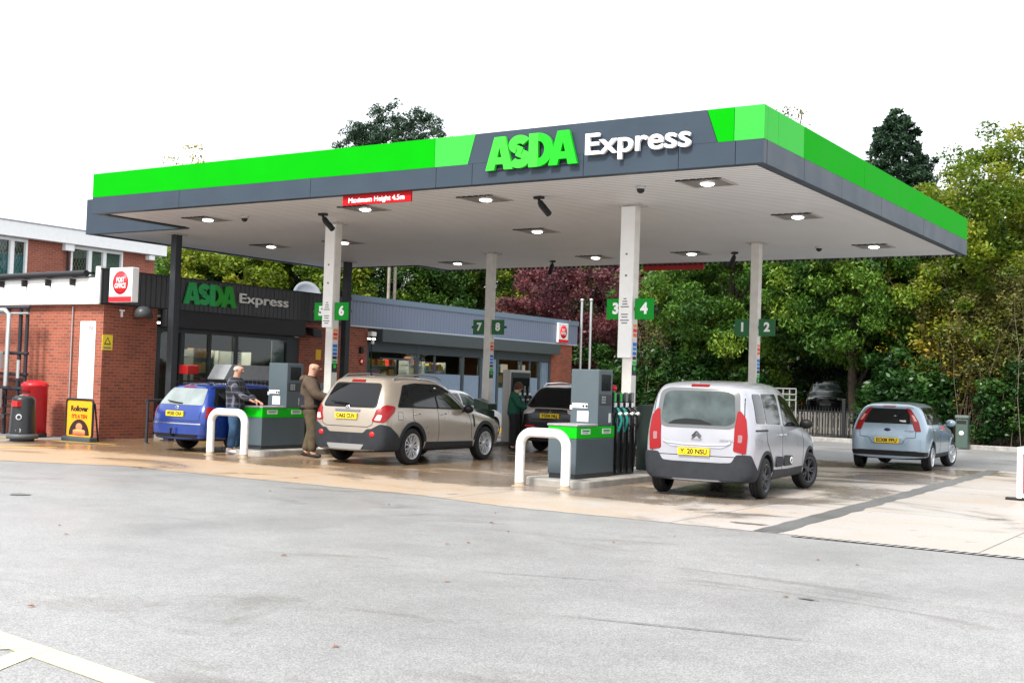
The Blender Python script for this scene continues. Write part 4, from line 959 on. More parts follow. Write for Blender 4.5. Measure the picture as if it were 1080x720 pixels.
c.patch('window_surround', 'R', rpoly([(-.47, 1.12), (2.08, 1.07), (1.55, 1.45), (1.15, 1.58), (.3, 1.60), (-.15, 1.55)], .05), CTR, .003, mirror='L')
for q in ([(-.40, 1.145), (-.02, 1.14), (-.02, 1.545), (-.13, 1.52)], [(.03, 1.14), (.86, 1.12), (.84, 1.575), (.03, 1.555)], [(.93, 1.12), (1.96, 1.095), (1.52, 1.43), (1.15, 1.55), (.91, 1.575)]): c.patch('side_window', 'R', rpoly(q, .04), CGL, .008, mirror='L')
for q in ([(.02, 1.10), (.0, .9), (.22, .7), (.46, .46)], [(.88, 1.1), (.90, .6), (.88, .44)], [(2.02, 1.06), (2.12, .85), (2.15, .46)]): c.strip('door_seam', 'R', c.dense(q), .012, SEAM, mirror='L')
c.patch('side_vent', 'R', rpoly([(2.22, .72), (2.26, .72), (2.27, .98), (2.23, .98)], .01), CTR, .01, mirror='L')
c.handles((.12, 1.05), .99, CHROME); c.mirror(1.86, 1.06, CTR)
c.strip('fuel_flap_seam', 'R', c.dense([(-.48, .88), (-.33, .88), (-.33, 1.03), (-.48, 1.03), (-.48, .885)]), .008, SEAM)
for sx in (-.62, .62):
    b = MB(); b.tube([(sx*1.0, -.30, 1.66), (sx, -.15, 1.735), (sx, .6, 1.765), (sx, 1.1, 1.745), (sx, 1.35, 1.68)], .018, 8); b.build('roof_rail', mat('rail_grey', (.25, .25, .24), .35, .6), c.t)
b = MB(); b.tube([(0, -.12, 1.70), (0, -.25, 1.80)], .012, 6); b.build('aerial', CTR, c.t)
c.patch('headlight', 'FR', rpoly([(-.22, .74), (.2, .74), (.3, .92), (-.05, .86)], .04), LCLR, .012, mirror='FL'); c.patch('grille', 'F', rpoly([(-.4, .5), (.4, .5), (.45, .72), (-.45, .72)], .04), CTR, .01)
c.patch('windscreen', 'F', rpoly([(-.72, 1.16), (.72, 1.16), (.58, 1.56), (-.58, 1.56)], .06), CGL, .006)
c.wheels(.245, 7, ALLOY, 'y')

# --- silver people carrier at the front right island
loc, rz = place((-6.95, 17.90), -.09, .90)
SI = paint('paint_silver', (.37, .375, .415), .4, .3)
dv = (.01, .07, .14, .18)
secs = [S(-.72, .84, .36, .6, .9, 1.14, .81, 1.80, .66, dv), S(-.58, .925, .34, .6, .9, 1.14, .895, 1.83, .74, (0, .03, .08, .10)), S(-.1, .935, .33, .6, .9, 1.14, .91, 1.86, .75),
        S(.6, .935, .33, .6, .9, 1.13, .915, 1.875, .75), S(1.3, .935, .33, .6, .9, 1.11, .91, 1.86, .74), S(1.75, .93, .33, .6, .9, 1.10, .90, 1.78, .70), S(2.42, .93, .33, .6, .9, 1.10, .87, 1.24, .79), S(2.85, .925, .34, .6, .88, 1.05, .84, 1.17, .70), S(3.35, .87, .36, .6, .84, .97, .78, 1.04, .62), S(3.58, .74, .38, .55, .72, .84, .66, .9, .5)]
c = Car('silver people carrier with tall red tail lights fuelling at the front right pump', 'car', loc, rz, secs, SI, 2.785, .33, 1.85, bulge=(.04, .1))
c.patch('lower_cladding', 'R', [(.42, .30), (.46, .44), (1.3, .42), (2.3, .43), (2.32, .30), (1.3, .27)], PLAS, .01, .03, mirror='L')
c.arch(0, .37, .425, PLAS, 10, 188); c.arch(2.785, .37, .425, PLAS, -5, 172)
c.patch('rear_bumper', 'B', rpoly([(-.8, .57), (.8, .57), (.82, .30), (-.82, .30)], .03), PLAS, .03, .06)
c.patch('rear_bumper_corner', 'BR', rpoly([(-.26, .57), (-.12, .58), (-.06, .71), (.14, .71), (.22, .58), (.36, .42), (.34, .28), (-.26, .28)], .03), PLAS, .03, .06, mirror='BL')
c.patch('rear_surround', 'B', rpoly([(-.70, 1.2), (-.56, 1.10), (.56, 1.10), (.70, 1.2), (.66, 1.68), (.52, 1.74), (-.52, 1.74), (-.66, 1.68)], .14), mat('screen_grey', (.12, .125, .13), .25), .004)
c.patch('rear_window', 'B', rpoly([(-.62, 1.22), (-.5, 1.155), (.5, 1.155), (.62, 1.22), (.58, 1.64), (.46, 1.69), (-.46, 1.69), (-.58, 1.64)], .13), CGL2, .009)
c.patch('parcel_shadow', 'B', rpoly([(-.5, 1.16), (-.38, 1.22), (-.2, 1.25), (.05, 1.24), (.2, 1.19), (.26, 1.16)], .03), CGL, .012, .004)
c.patch('tail_light', 'BR', rpoly([(-.10, .76), (.06, .72), (.085, 1.0), (.075, 1.28), (.0, 1.40), (-.035, 1.38), (-.08, 1.12)], .03), LRED, .02, mirror='BL')
c.patch('light_insert', 'BR', rpoly([(-.05, .90), (.0, .90), (.01, 1.02), (-.045, 1.02)], .015), mat('lamp_smoke', (.25, .12, .13), .2, coat=1), .026, mirror='BL')
c.patch('brake_light', 'B', rpoly([(-.15, 1.765), (.15, 1.765), (.15, 1.80), (-.15, 1.80)], .01), LRED, .02)
c.plate('Y. 20 NSU', 'B', -.03, .73, base=.025)
c.strip('chrome_strip', 'B', c.dense([(-.56, .90), (-.5, .87), (-.2, .85), (.2, .85), (.5, .87), (.56, .90)]), .03, CHROME, .03)
c.patch('plate_recess', 'B', rpoly([(-.54, .86), (.54, .86), (.42, .80), (-.42, .80)], .03), mat('paint_silver_recess', (.4, .4, .45), .4, .3), .015)
c.strip('tailgate_seam', 'B', c.dense([(-.73, 1.66), (-.76, 1.2), (-.745, .67), (.745, .67), (.76, 1.2), (.73, 1.66)]), .012, SEAM)
b = MB()
for k in (0, 1):
    p, n, D = c.hit('B', 0, 1.02-.045*k); p = p-D*.012
    for sg in (-1, 1): b.tube([p+Vector((sg*.075, 0, -.045)), p+Vector((sg*.012, 0, .02)), p+Vector((0, 0, .03))], .011, 6)
b.build('badge', mat('badge_dark', (.08, .08, .085), .3, .6), c.t)
for tx, x_, w_ in (('CITROËN', 0, .17), ('BERLINGO', .5, .24)):
    p, n, D = c.hit('B', x_, .925); text_obj('badge_lettering', tx, .035, mat('badge_grey', (.28, .28, .3), .4), c.t, p-D*.016, (1, 0, 0), (0, 0, 1), .004, .001, width=w_)
c.patch('window_surround', 'R', rpoly([(-.52, 1.17), (2.35, 1.12), (1.72, 1.62), (1.2, 1.70), (-.45, 1.70)], .1), SI, .004, mirror='L')
for q in ([(-.46, 1.20), (-.02, 1.19), (-.02, 1.665), (-.40, 1.665)], [(.03, 1.19), (.86, 1.17), (.86, 1.67), (.03, 1.67)], [(1.02, 1.14), (2.25, 1.12), (1.66, 1.57), (1.2, 1.66), (1.02, 1.66)]): c.patch('side_window', 'R', rpoly(q, .07), CGL, .010, mirror='L')
for q in ([(.93, 1.7), (.93, .6), (.93, .42)], [(.02, 1.12), (.04, .9), (.30, .66), (.44, .44)], [(2.3, 1.12), (2.32, .8), (2.28, .44)]): c.strip('door_seam', 'R', c.dense(q), .014, SEAM, mirror='L')
c.strip('slide_rail', 'R', c.dense([(-.50, 1.09), (.1, 1.085)]), .03, CTR, .006, mirror='L')
for y0, y1 in ((.50, .90), (.98, 1.50)): c.patch('side_bump', 'R', rpoly([(y0, .48), (y1, .48), (y1, .64), (y0+.06, .66)], .07), PLAS, .03, .04, mirror='L')
p, n, D = c.hit('R', 1.38, .565); b = MB(); b.lathe([(.035, .0), (.06, 0), (.06, .012), (.035, .012)], p-D*.03, -D, n=20)
for i, v in enumerate(b.V): b.V[i] = Vector((v.x, p.y+(v.y-p.y)*1.25, v.z))
b.build('bump_ring', WHITE, c.t)
c.handles((.80, 1.06), 1.0, SI); c.mirror(2.08, 1.14, CTR)
c.patch('headlight', 'FR', rpoly([(-.2, .80), (.25, .86), (.3, 1.02), (-.1, .94)], .04), LCLR, .02, mirror='FL'); c.patch('windscreen', 'F', rpoly([(-.74, 1.25), (.74, 1.25), (.62, 1.72), (-.62, 1.72)], .06), CGL, .006)
c.wheels(.225, 5, ALLOYD, 'y', steer=-.28)

c.t.scale = (.965, .965, .965); c.t.location.x += .03
# --- pale blue hatchback driving away on the right
loc, rz = place((-6.93, 27.97), -.06, .84)
PB = paint('paint_pale_blue', (.26, .345, .42), .45, .3)
secs = [S(-.70, .74, .36, .55, .78, 1.0, .69, 1.44, .53, (.04, .14, .22, .26)), S(-.58, .845, .34, .55, .80, 1.0, .80, 1.475, .60, (.02, .11, .18, .2)), S(-.12, .86, .33, .55, .82, 1.0, .83, 1.50, .63), S(.6, .86, .32, .55, .82, .99, .835, 1.525, .63),
        S(1.2, .86, .32, .55, .82, .98, .83, 1.50, .62), S(1.55, .855, .32, .55, .82, .97, .82, 1.43, .59), S(2.15, .85, .32, .55, .82, .97, .78, 1.06, .70), S(2.55, .84, .34, .55, .8, .93, .76, 1.0, .62), S(3.0, .79, .36, .55, .74, .84, .70, .90, .54), S(3.2, .66, .38, .5, .64, .7, .58, .76, .44)]
c = Car('pale blue metallic hatchback driving off past the right end of the canopy', 'car', loc, rz, secs, PB, 2.486, .305, 1.70)
c.patch('lower_cladding', 'R', [(.38, .29), (.4, .37), (2.1, .37), (2.1, .28)], PLAS, .006, .03, mirror='L')
c.patch('bumper_underside', 'B', rpoly([(-.66, .44), (.66, .44), (.62, .33), (-.62, .33)], .03), CTR, .012)
c.patch('bumper_underside', 'BR', rpoly([(-.2, .44), (.3, .42), (.3, .33), (-.2, .33)], .02), CTR, .01, mirror='BL')
c.patch('rear_bumper', 'B', rpoly([(-.74, .70), (-.5, .70), (-.42, .56), (.42, .56), (.5, .70), (.74, .70), (.74, .45), (-.74, .45)], .04), PB, .035, .06)
c.patch('rear_window', 'B', rpoly([(-.56, 1.04), (.56, 1.04), (.47, 1.37), (-.47, 1.37)], .06), CGL, .008)
c.patch('tail_light', 'BR', rpoly([(-.075, .88), (.035, .88), (.02, 1.1), (-.06, 1.37), (-.12, 1.39), (-.105, 1.15)], .02), LRED, .02, mirror='BL')
c.patch('light_insert', 'BR', rpoly([(-.06, 1.10), (-.01, 1.10), (-.045, 1.24), (-.085, 1.24)], .015), mat('lamp_pink', (.62, .25, .2), .2, coat=1), .026, mirror='BL')
c.patch('brake_light', 'B', rpoly([(-.14, 1.405), (.14, 1.405), (.13, 1.435), (-.13, 1.435)], .01), LRED, .014)
c.plate('EO08 FPU', 'B', 0, .665, base=.03); c.strip('tailgate_seam', 'B', c.dense([(-.62, .98), (-.60, .74), (-.4, .72), (-.33, .60), (.33, .60), (.4, .72), (.60, .74), (.62, .98)]), .012, SEAM)
p, n, D = c.hit('B', 0, .90); b = MB(); b.lathe([(0, .018), (.045, .016), (.05, 0)], p, -D, n=18)
for i, v in enumerate(b.V): b.V[i] = Vector((p.x+(v.x-p.x)*1.5, v.y, p.z+(v.z-p.z)*.7))
b.build('badge', mat('badge_blue', (.02, .03, .10), .2), c.t)
p, n, D = c.hit('B', .48, .88); text_obj('badge_lettering', 'FUSION', .04, CHROME, c.t, p-D*.008, (1, 0, 0), (0, 0, 1), .004, .001, width=.2)
c.box('window_sticker', 'B', .32, 1.10, .14, .04, .003, PAPER, off=.01)
c.patch('window_surround', 'R', rpoly([(-.36, 1.03), (2.02, 1.0), (1.5, 1.33), (1.1, 1.41), (-.2, 1.41)], .05), CTR, .003, mirror='L')
for q in ([(-.30, 1.05), (.04, 1.045), (.04, 1.39), (-.2, 1.38)], [(.09, 1.045), (.80, 1.03), (.80, 1.40), (.09, 1.395)], [(.88, 1.03), (1.92, 1.015), (1.47, 1.30), (1.1, 1.38), (.88, 1.395)]): c.patch('side_window', 'R', rpoly(q, .03), CGL, .008, mirror='L')
for q in ([(.84, 1.02), (.85, .4)], [(.06, 1.03), (.08, .85), (.28, .64), (.38, .4)], [(1.98, 1.0), (2.0, .8), (1.96, .4)]): c.strip('door_seam', 'R', c.dense(q), .012, SEAM, mirror='L')
for z_, w_, h_, m_ in ((.88, .30, .10, 'decal_red'), (.76, .42, .05, 'decal_blue')):
    c.patch('side_decal', 'R', [(1.3-w_, z_), (1.3+w_*.7, z_), (1.3+w_*.7, z_+h_), (1.3-w_, z_+h_)], mat(m_, (.45, .10, .10) if 'red' in m_ else (.10, .12, .32), .5), .006)
c.handles((.18, .98), .90, PB); c.mirror(1.72, 1.02, PB); c.arch(0, .355, .395, PB, 0, 180); c.arch(2.486, .355, .395, PB, 0, 180)
c.patch('windscreen', 'F', rpoly([(-.66, 1.06), (.66, 1.06), (.54, 1.40), (-.54, 1.40)], .06), CGL, .006); c.patch('headlight', 'FR', rpoly([(-.2, .68), (.2, .7), (.25, .84), (-.1, .8)], .04), LCLR, .012, mirror='FL')
b = MB(); b.tube([(.0, 1.35, 1.5), (0, 1.15, 1.64)], .008, 6); b.build('aerial', CTR, c.t)
c.wheels(.21, 7, ALLOY, 'i', steer=-.22)

# --- blue estate at the left
loc, rz = place((-19.02, 18.55), -.0, .83)
BL = paint('paint_blue', (.006, .035, .23), .3, .25)
secs = [S(-1.0, .74, .36, .52, .76, .95, .70, 1.40, .54, (.06, .30, .38, .40)), S(-.86, .85, .33, .52, .78, .95, .81, 1.425, .60, (.05, .24, .32, .34)), S(-.3, .865, .32, .52, .8, .95, .835, 1.455, .62), S(.5, .865, .31, .52, .8, .95, .84, 1.48, .62),
        S(1.15, .865, .31, .52, .8, .95, .83, 1.46, .61), S(1.5, .86, .31, .52, .8, .95, .82, 1.39, .58), S(2.2, .855, .31, .52, .8, .93, .78, 1.0, .70), S(2.7, .84, .33, .52, .78, .88, .76, .95, .62), S(3.15, .8, .35, .5, .72, .8, .7, .86, .54), S(3.35, .68, .36, .48, .62, .68, .58, .73, .44)]
c = Car('blue estate car with pale rear window parked at the left pump', 'car', loc, rz, secs, BL, 2.515, .31, 1.71)
c.patch('rear_window', 'B', rpoly([(-.66, .99), (.66, .99), (.53, 1.34), (-.53, 1.34)], .06), mat('rear_glass_white', (.23, .27, .27), .15, var=.3, scale=2.5), .008)
c.patch('tail_light', 'BR', rpoly([(-.11, .72), (.10, .74), (.10, .94), (-.05, .96), (-.10, .94)], .03), LRED, .014, mirror='BL')
c.patch('brake_light', 'B', rpoly([(-.18, 1.365), (.18, 1.365), (.17, 1.39), (-.17, 1.39)], .01), LRED, .014)
c.strip('chrome_strip', 'B', c.dense([(-.72, .60), (.72, .60)]), .022, CHROME, .03); c.patch('rear_bumper', 'B', rpoly([(-.8, .60), (.8, .60), (.8, .38), (-.8, .38)], .03), BL, .025, .05)
c.patch('bumper_underside', 'B', rpoly([(-.66, .39), (.66, .39), (.6, .31), (-.6, .31)], .03), CTR, .02)
c.plate('WD03 OXA', 'B', -.02, .80, base=.012); c.strip('tailgate_seam', 'B', c.dense([(-.68, .96), (-.66, .66), (.66, .66), (.68, .96)]), .012, SEAM)
p, n, D = c.hit('B', -.02, .925); b = MB(); b.lathe([(.036, .0), (.048, 0), (.048, .014), (.036, .014)], p, -D, n=20)
for sg in (-1, 1): b.tube([p-D*.008+Vector((sg*.03, 0, .025)), p-D*.008+Vector((sg*.013, 0, -.03)), p-D*.008+Vector((0, 0, .005))], .005, 5)
b.build('badge', CHROME, c.t)
p, n, D = c.hit('B', .1, 1.02); b = MB(); b.tube([p-D*.02, p-D*.03+Vector((-.18, 0, .015)), p-D*.03+Vector((-.45, .02, .045))], .013, 6); b.build('wiper', CTR, c.t)
p, n, D = c.hit('B', 0, .42); b = MB(); b.tube([(0, -.75, .36), (0, -1.10, .34), (0, -1.15, .38), (0, -1.15, .46)], .022, 8); b.lathe([(0, -.03), (.028, -.015), (.028, .015), (0, .03)], (0, -1.15, .48), n=12); b.build('tow_bar', CTR, c.t)
c.patch('window_surround', 'R', rpoly([(-.72, .98), (2.02, .97), (1.5, 1.30), (1.1, 1.37), (-.5, 1.36)], .05), CTR, .003, mirror='L')
for q in ([(-.62, 1.0), (-.05, 1.0), (-.05, 1.34), (-.46, 1.33)], [(0, 1.0), (.82, .99), (.82, 1.355), (0, 1.345)], [(.9, .99), (1.92, .985), (1.47, 1.27), (1.1, 1.34), (.9, 1.35)]): c.patch('side_window', 'R', rpoly(q, .03), CGL, .008, mirror='L')
for q in ([(.86, .98), (.87, .4)], [(-.03, .98), (0, .8), (.3, .6), (.4, .4)], [(2.0, .97), (2.0, .4)]): c.strip('door_seam', 'R', c.dense(q), .012, SEAM, mirror='L')
c.handles((.1, .98), .86, BL); c.mirror(1.75, .98, BL)
for sx in (-.56, .56):
    b = MB(); b.tube([(sx, -.62, 1.41), (sx, -.5, 1.475), (sx, .4, 1.505), (sx, 1.1, 1.48), (sx, 1.25, 1.43)], .016, 8); b.build('roof_rail', CTR, c.t)
c.patch('windscreen', 'F', rpoly([(-.68, 1.0), (.68, 1.0), (.54, 1.36), (-.54, 1.36)], .06), CGL, .006); c.wheels(.2, 5, ALLOY, 'y')

# --- black SUV by the back pumps
loc, rz = place((-14.45, 26.2), -.03, .88)
BK = paint('paint_black', (.008, .009, .010), .0, .3, .35)
secs = [S(-.95, .78, .36, .6, .86, 1.08, .75, 1.60, .56, d4), S(-.80, .90, .34, .6, .88, 1.08, .86, 1.63, .63, (.03, .27, .32, .34)), S(-.28, .915, .34, .6, .9, 1.06, .88, 1.66, .66, (0, .05, .05, .05)),
        S(.3, .915, .33, .6, .9, 1.05, .885, 1.68, .66), S(1.0, .915, .33, .6, .88, 1.03, .88, 1.67, .65), S(1.55, .91, .33, .6, .87, 1.02, .87, 1.60, .62), S(2.2, .91, .33, .6, .86, 1.02, .83, 1.12, .73), S(2.75, .9, .34, .6, .84, .98, .8, 1.06, .66), S(3.3, .86, .36, .6, .78, .88, .74, .96, .58), S(3.5, .72, .38, .55, .68, .76, .62, .82, .5)]
def black_suv(label, loc, rz, txt):
    c = Car(label, 'car', loc, rz, secs, BK, 2.67, .35, 1.80)
    c.patch('rear_window', 'B', rpoly([(-.66, 1.12), (.66, 1.12), (.55, 1.54), (-.55, 1.54)], .08), CGL, .008)
    c.patch('tail_light', 'BR', rpoly([(-.34, .96), (.0, .90), (.24, .94), (.24, 1.08), (-.06, 1.12), (-.34, 1.06)], .03), LCLR, .016, mirror='BL')
    c.strip('chrome_strip', 'B', c.dense([(-.6, 1.06), (-.3, 1.08), (.3, 1.08), (.6, 1.06)]), .03, CHROME, .02)
    if txt: c.plate(txt, 'B', 0, .90, base=.02)
    c.patch('reflector', 'B', rpoly([(-.72, .62), (-.42, .62), (-.42, .66), (-.70, .66)], .01), LREF, .03); c.patch('reflector', 'B', rpoly([(.72, .62), (.42, .62), (.42, .66), (.70, .66)], .01), LREF, .03)
    c.patch('rear_bumper', 'B', rpoly([(-.8, .72), (.8, .72), (.8, .30), (-.8, .30)], .04), BK, .025, .05); c.strip('tailgate_seam', 'B', c.dense([(-.66, 1.06), (-.58, .76), (.58, .76), (.66, 1.06)]), .012, mat('seam_grey', (.1, .1, .1), .6))
    p, n, D = c.hit('B', 0, 1.0); b = MB()
    for a in (90, 210, 330):
        q = p-D*.012; u = Vector((math.cos(R(a)), 0, math.sin(R(a)))); w_ = Vector((-u.z, 0, u.x)); b.add([q, q+u*.03+w_*.017, q+u*.06, q+u*.03-w_*.017], [(0, 1, 2, 3)])
    b.build('badge', CHROME, c.t)
    for q in ([(-.40, 1.10), (-.02, 1.10), (-.02, 1.50), (-.13, 1.48)], [(.03, 1.10), (.86, 1.08), (.84, 1.53), (.03, 1.51)], [(.93, 1.08), (1.96, 1.055), (1.52, 1.39), (1.15, 1.51), (.91, 1.53)]): c.patch('side_window', 'R', rpoly(q, .04), CGL, .008, mirror='L')
    c.mirror(1.86, 1.04, BK); c.handles((.12, 1.0), .96, CHROME)
    for sx in (-.6, .6):
        b = MB(); b.tube([(sx, -.30, 1.61), (sx, -.15, 1.68), (sx, .6, 1.71), (sx, 1.1, 1.69), (sx, 1.35, 1.63)], .016, 8); b.build('roof_rail', CHROME, c.t)
    c.patch('windscreen', 'F', rpoly([(-.72, 1.12), (.72, 1.12), (.56, 1.53), (-.56, 1.53)], .06), CGL2, .006)
    c.patch('headlight', 'FR', rpoly([(-.24, .70), (.2, .74), (.26, .88), (-.1, .84)], .04), LCLR, .016, mirror='FL')
    c.patch('grille', 'F', rpoly([(-.4, .62), (.4, .62), (.42, .78), (-.42, .78)], .03), mat('grille_grey', (.12, .12, .13), .3, .6), .012)
    c.wheels(.24, 6, ALLOY, 'i'); return c
black_suv('black SUV with silver lamp strip seen between the islands', loc, rz, 'YG06 NLJ')
p = at(858, 415, 1, 56); cc = black_suv('dark car facing the forecourt from behind the black railings', (p.x, 58, .62), math.pi+.30, None)
cc.plate('', 'F', 0, .55, False)
# --- white hatchback beyond the beige SUV
loc = (-21.0, 27.6, .004)
WH = paint('paint_white', (.72, .73, .75), .0, .25)
secs = [S(-.70, .72, .34, .55, .75, .95, .68, 1.38, .52, (.04, .16, .24, .28)), S(-.58, .83, .32, .55, .78, .95, .79, 1.41, .58, (.02, .12, .2, .22)), S(-.12, .845, .31, .55, .8, .95, .82, 1.44, .60), S(.6, .845, .31, .55, .8, .94, .82, 1.46, .60), S(1.2, .845, .31, .55, .8, .93, .81, 1.43, .59), S(1.5, .84, .31, .55, .8, .93, .8, 1.37, .57), S(2.15, .83, .31, .55, .78, .92, .76, 1.0, .68), S(2.55, .82, .33, .55, .76, .88, .74, .95, .6), S(3.0, .78, .35, .52, .7, .8, .68, .86, .52), S(3.15, .64, .36, .5, .6, .68, .56, .72, .42)]
c = Car('white hatchback parked by the shop, roof showing over the beige SUV', 'car', loc, 0, secs, WH, 2.46, .30, 1.67)
c.patch('rear_window', 'B', rpoly([(-.56, 1.0), (.56, 1.0), (.47, 1.31), (-.47, 1.31)], .06), CGL, .008)
for q in ([(-.30, 1.0), (.04, 1.0), (.04, 1.32), (-.2, 1.31)], [(.09, 1.0), (.80, .99), (.80, 1.33), (.09, 1.325)], [(.88, .99), (1.88, .975), (1.42, 1.26), (1.1, 1.32), (.88, 1.33)]): c.patch('side_window', 'R', rpoly(q, .03), CGL2, .008, mirror='L')
c.patch('tail_light', 'BR', rpoly([(-.13, .74), (.05, .74), (.05, .95), (-.12, .97)], .02), LRED, .016, mirror='BL'); c.patch('windscreen', 'F', rpoly([(-.66, 1.02), (.66, 1.02), (.54, 1.34), (-.54, 1.34)], .06), CGL, .006); c.mirror(1.7, .98, WH); c.wheels(.2, 6, ALLOY, 'i')
# ------------------------------------------------------------------ islands, pumps and forecourt furniture
KST = mat('island_concrete', (.36, .34, .31), .45, var=.35, scale=3, bump=.2)
CAB = mat('pump_cabinet', (.075, .10, .115), .4, var=.08, scale=2); CABD = mat('pump_dark', (.03, .036, .04), .45); PTOP = mat('pump_worktop', (.30, .29, .31), .35, var=.15, scale=10)
PGRN = mat('pump_green', (.003, .42, .006), .5, spec=.15); STEEL = mat('brushed_steel', (.45, .46, .46), .35, .7); RUB = mat('hose_rubber', (.010, .010, .011), .4)
TEAL = mat('nozzle_teal', (.01, .20, .17), .35); NOZG = mat('nozzle_green', (.02, .42, .05), .4); SCRN = mat('screen_dark', (.006, .008, .008), .12); LBL = mat('label_white', (.72, .74, .74), .5)
def island(name, x0, x1, y0, y1, label):
    t = thing(name, label, 'island', ((x0+x1)/2, y0, 0)); h = (x1-x0)/2; L = y1-y0
    b = MB(); pts = rrect(-h, h, 0, L, .3, 5); b.prism(pts, (0, 0, -.02), (1, 0, 0), (0, 1, 0), (0, 0, .14)); b.build('kerb', KST, t, bevel=.02); return t
island('pump_island', -10.85, -9.62, 16.95, 28.0, 'low concrete kerbed island under the right-hand pumps and columns')
pB = at(275, 474, 2, .12); dxB, dyB = pB.x+9.95, pB.y-17.24
island('pump_island', -10.85+dxB, -9.62+dxB, 16.95+dyB, 28.4, 'low concrete kerbed island under the left-hand pumps and columns')
def nozzle_set(parent, X, ys, sgn, zt, cols, zb=.2):
    """nozzles in their boots and hanging hoses on the face x=X looking along sgn"""
    for i, y in enumerate(ys):
        c = cols[i]
        bt = MB(); bt.box(min(X, X+sgn*.05), max(X, X+sgn*.05), y-.05, y+.05, zt-.12, zt+.24); bo = bt.build('nozzle_boot', CABD, parent, bevel=.008)
        q = MB(); q.box(min(X+sgn*.051, X+sgn*.058), max(X+sgn*.051, X+sgn*.058), y-.035, y+.035, zt+.08, zt+.23); q.build('grade_label', c[1], bo)
        q = MB(); q.box(min(X+sgn*.051, X+sgn*.07), max(X+sgn*.051, X+sgn*.07), y-.04, y+.04, zt-.02, zt+.06); q.build('grade_plate', LBL, bo)
        n = MB()
        n.tube([(X+sgn*.07, y, zt-.02), (X+sgn*.12, y, zt-.06), (X+sgn*.16, y, zt-.16)], [.022, .034, .03], 8)
        n.tube([(X+sgn*.16, y, zt-.15), (X+sgn*.19, y, zt-.24), (X+sgn*.16, y, zt-.36), (X+sgn*.13, y, zt-.44)], [.03, .026, .024, .022], 8)
        n.tube([(X+sgn*.10, y, zt-.14), (X+sgn*.07, y, zt-.25), (X+sgn*.13, y, zt-.38)], .009, 6)
        nz = n.build('nozzle', c[0], parent)
        g = MB(); g.tube([(X+sgn*.13, y, zt-.12), (X+sgn*.185, y, zt-.14)], .035, 8); g.build('guard', LBL, nz)
        h = MB(); yy = y+.03
        h.tube([(X+sgn*.13, y, zt-.44), (X+sgn*.13, y, zt-.62), (X+sgn*.10, y+.01, zb+.18), (X+sgn*.07, y+.04, zb+.04), (X+sgn*.05, y+.075, zb+.12), (X+sgn*.05, y+.085, zb+.5), (X+sgn*.03, y+.07, zt-.1), (X+sgn*.02, y+.06, zt+.1)], .016, 8)
        h.build('hose', RUB, parent)
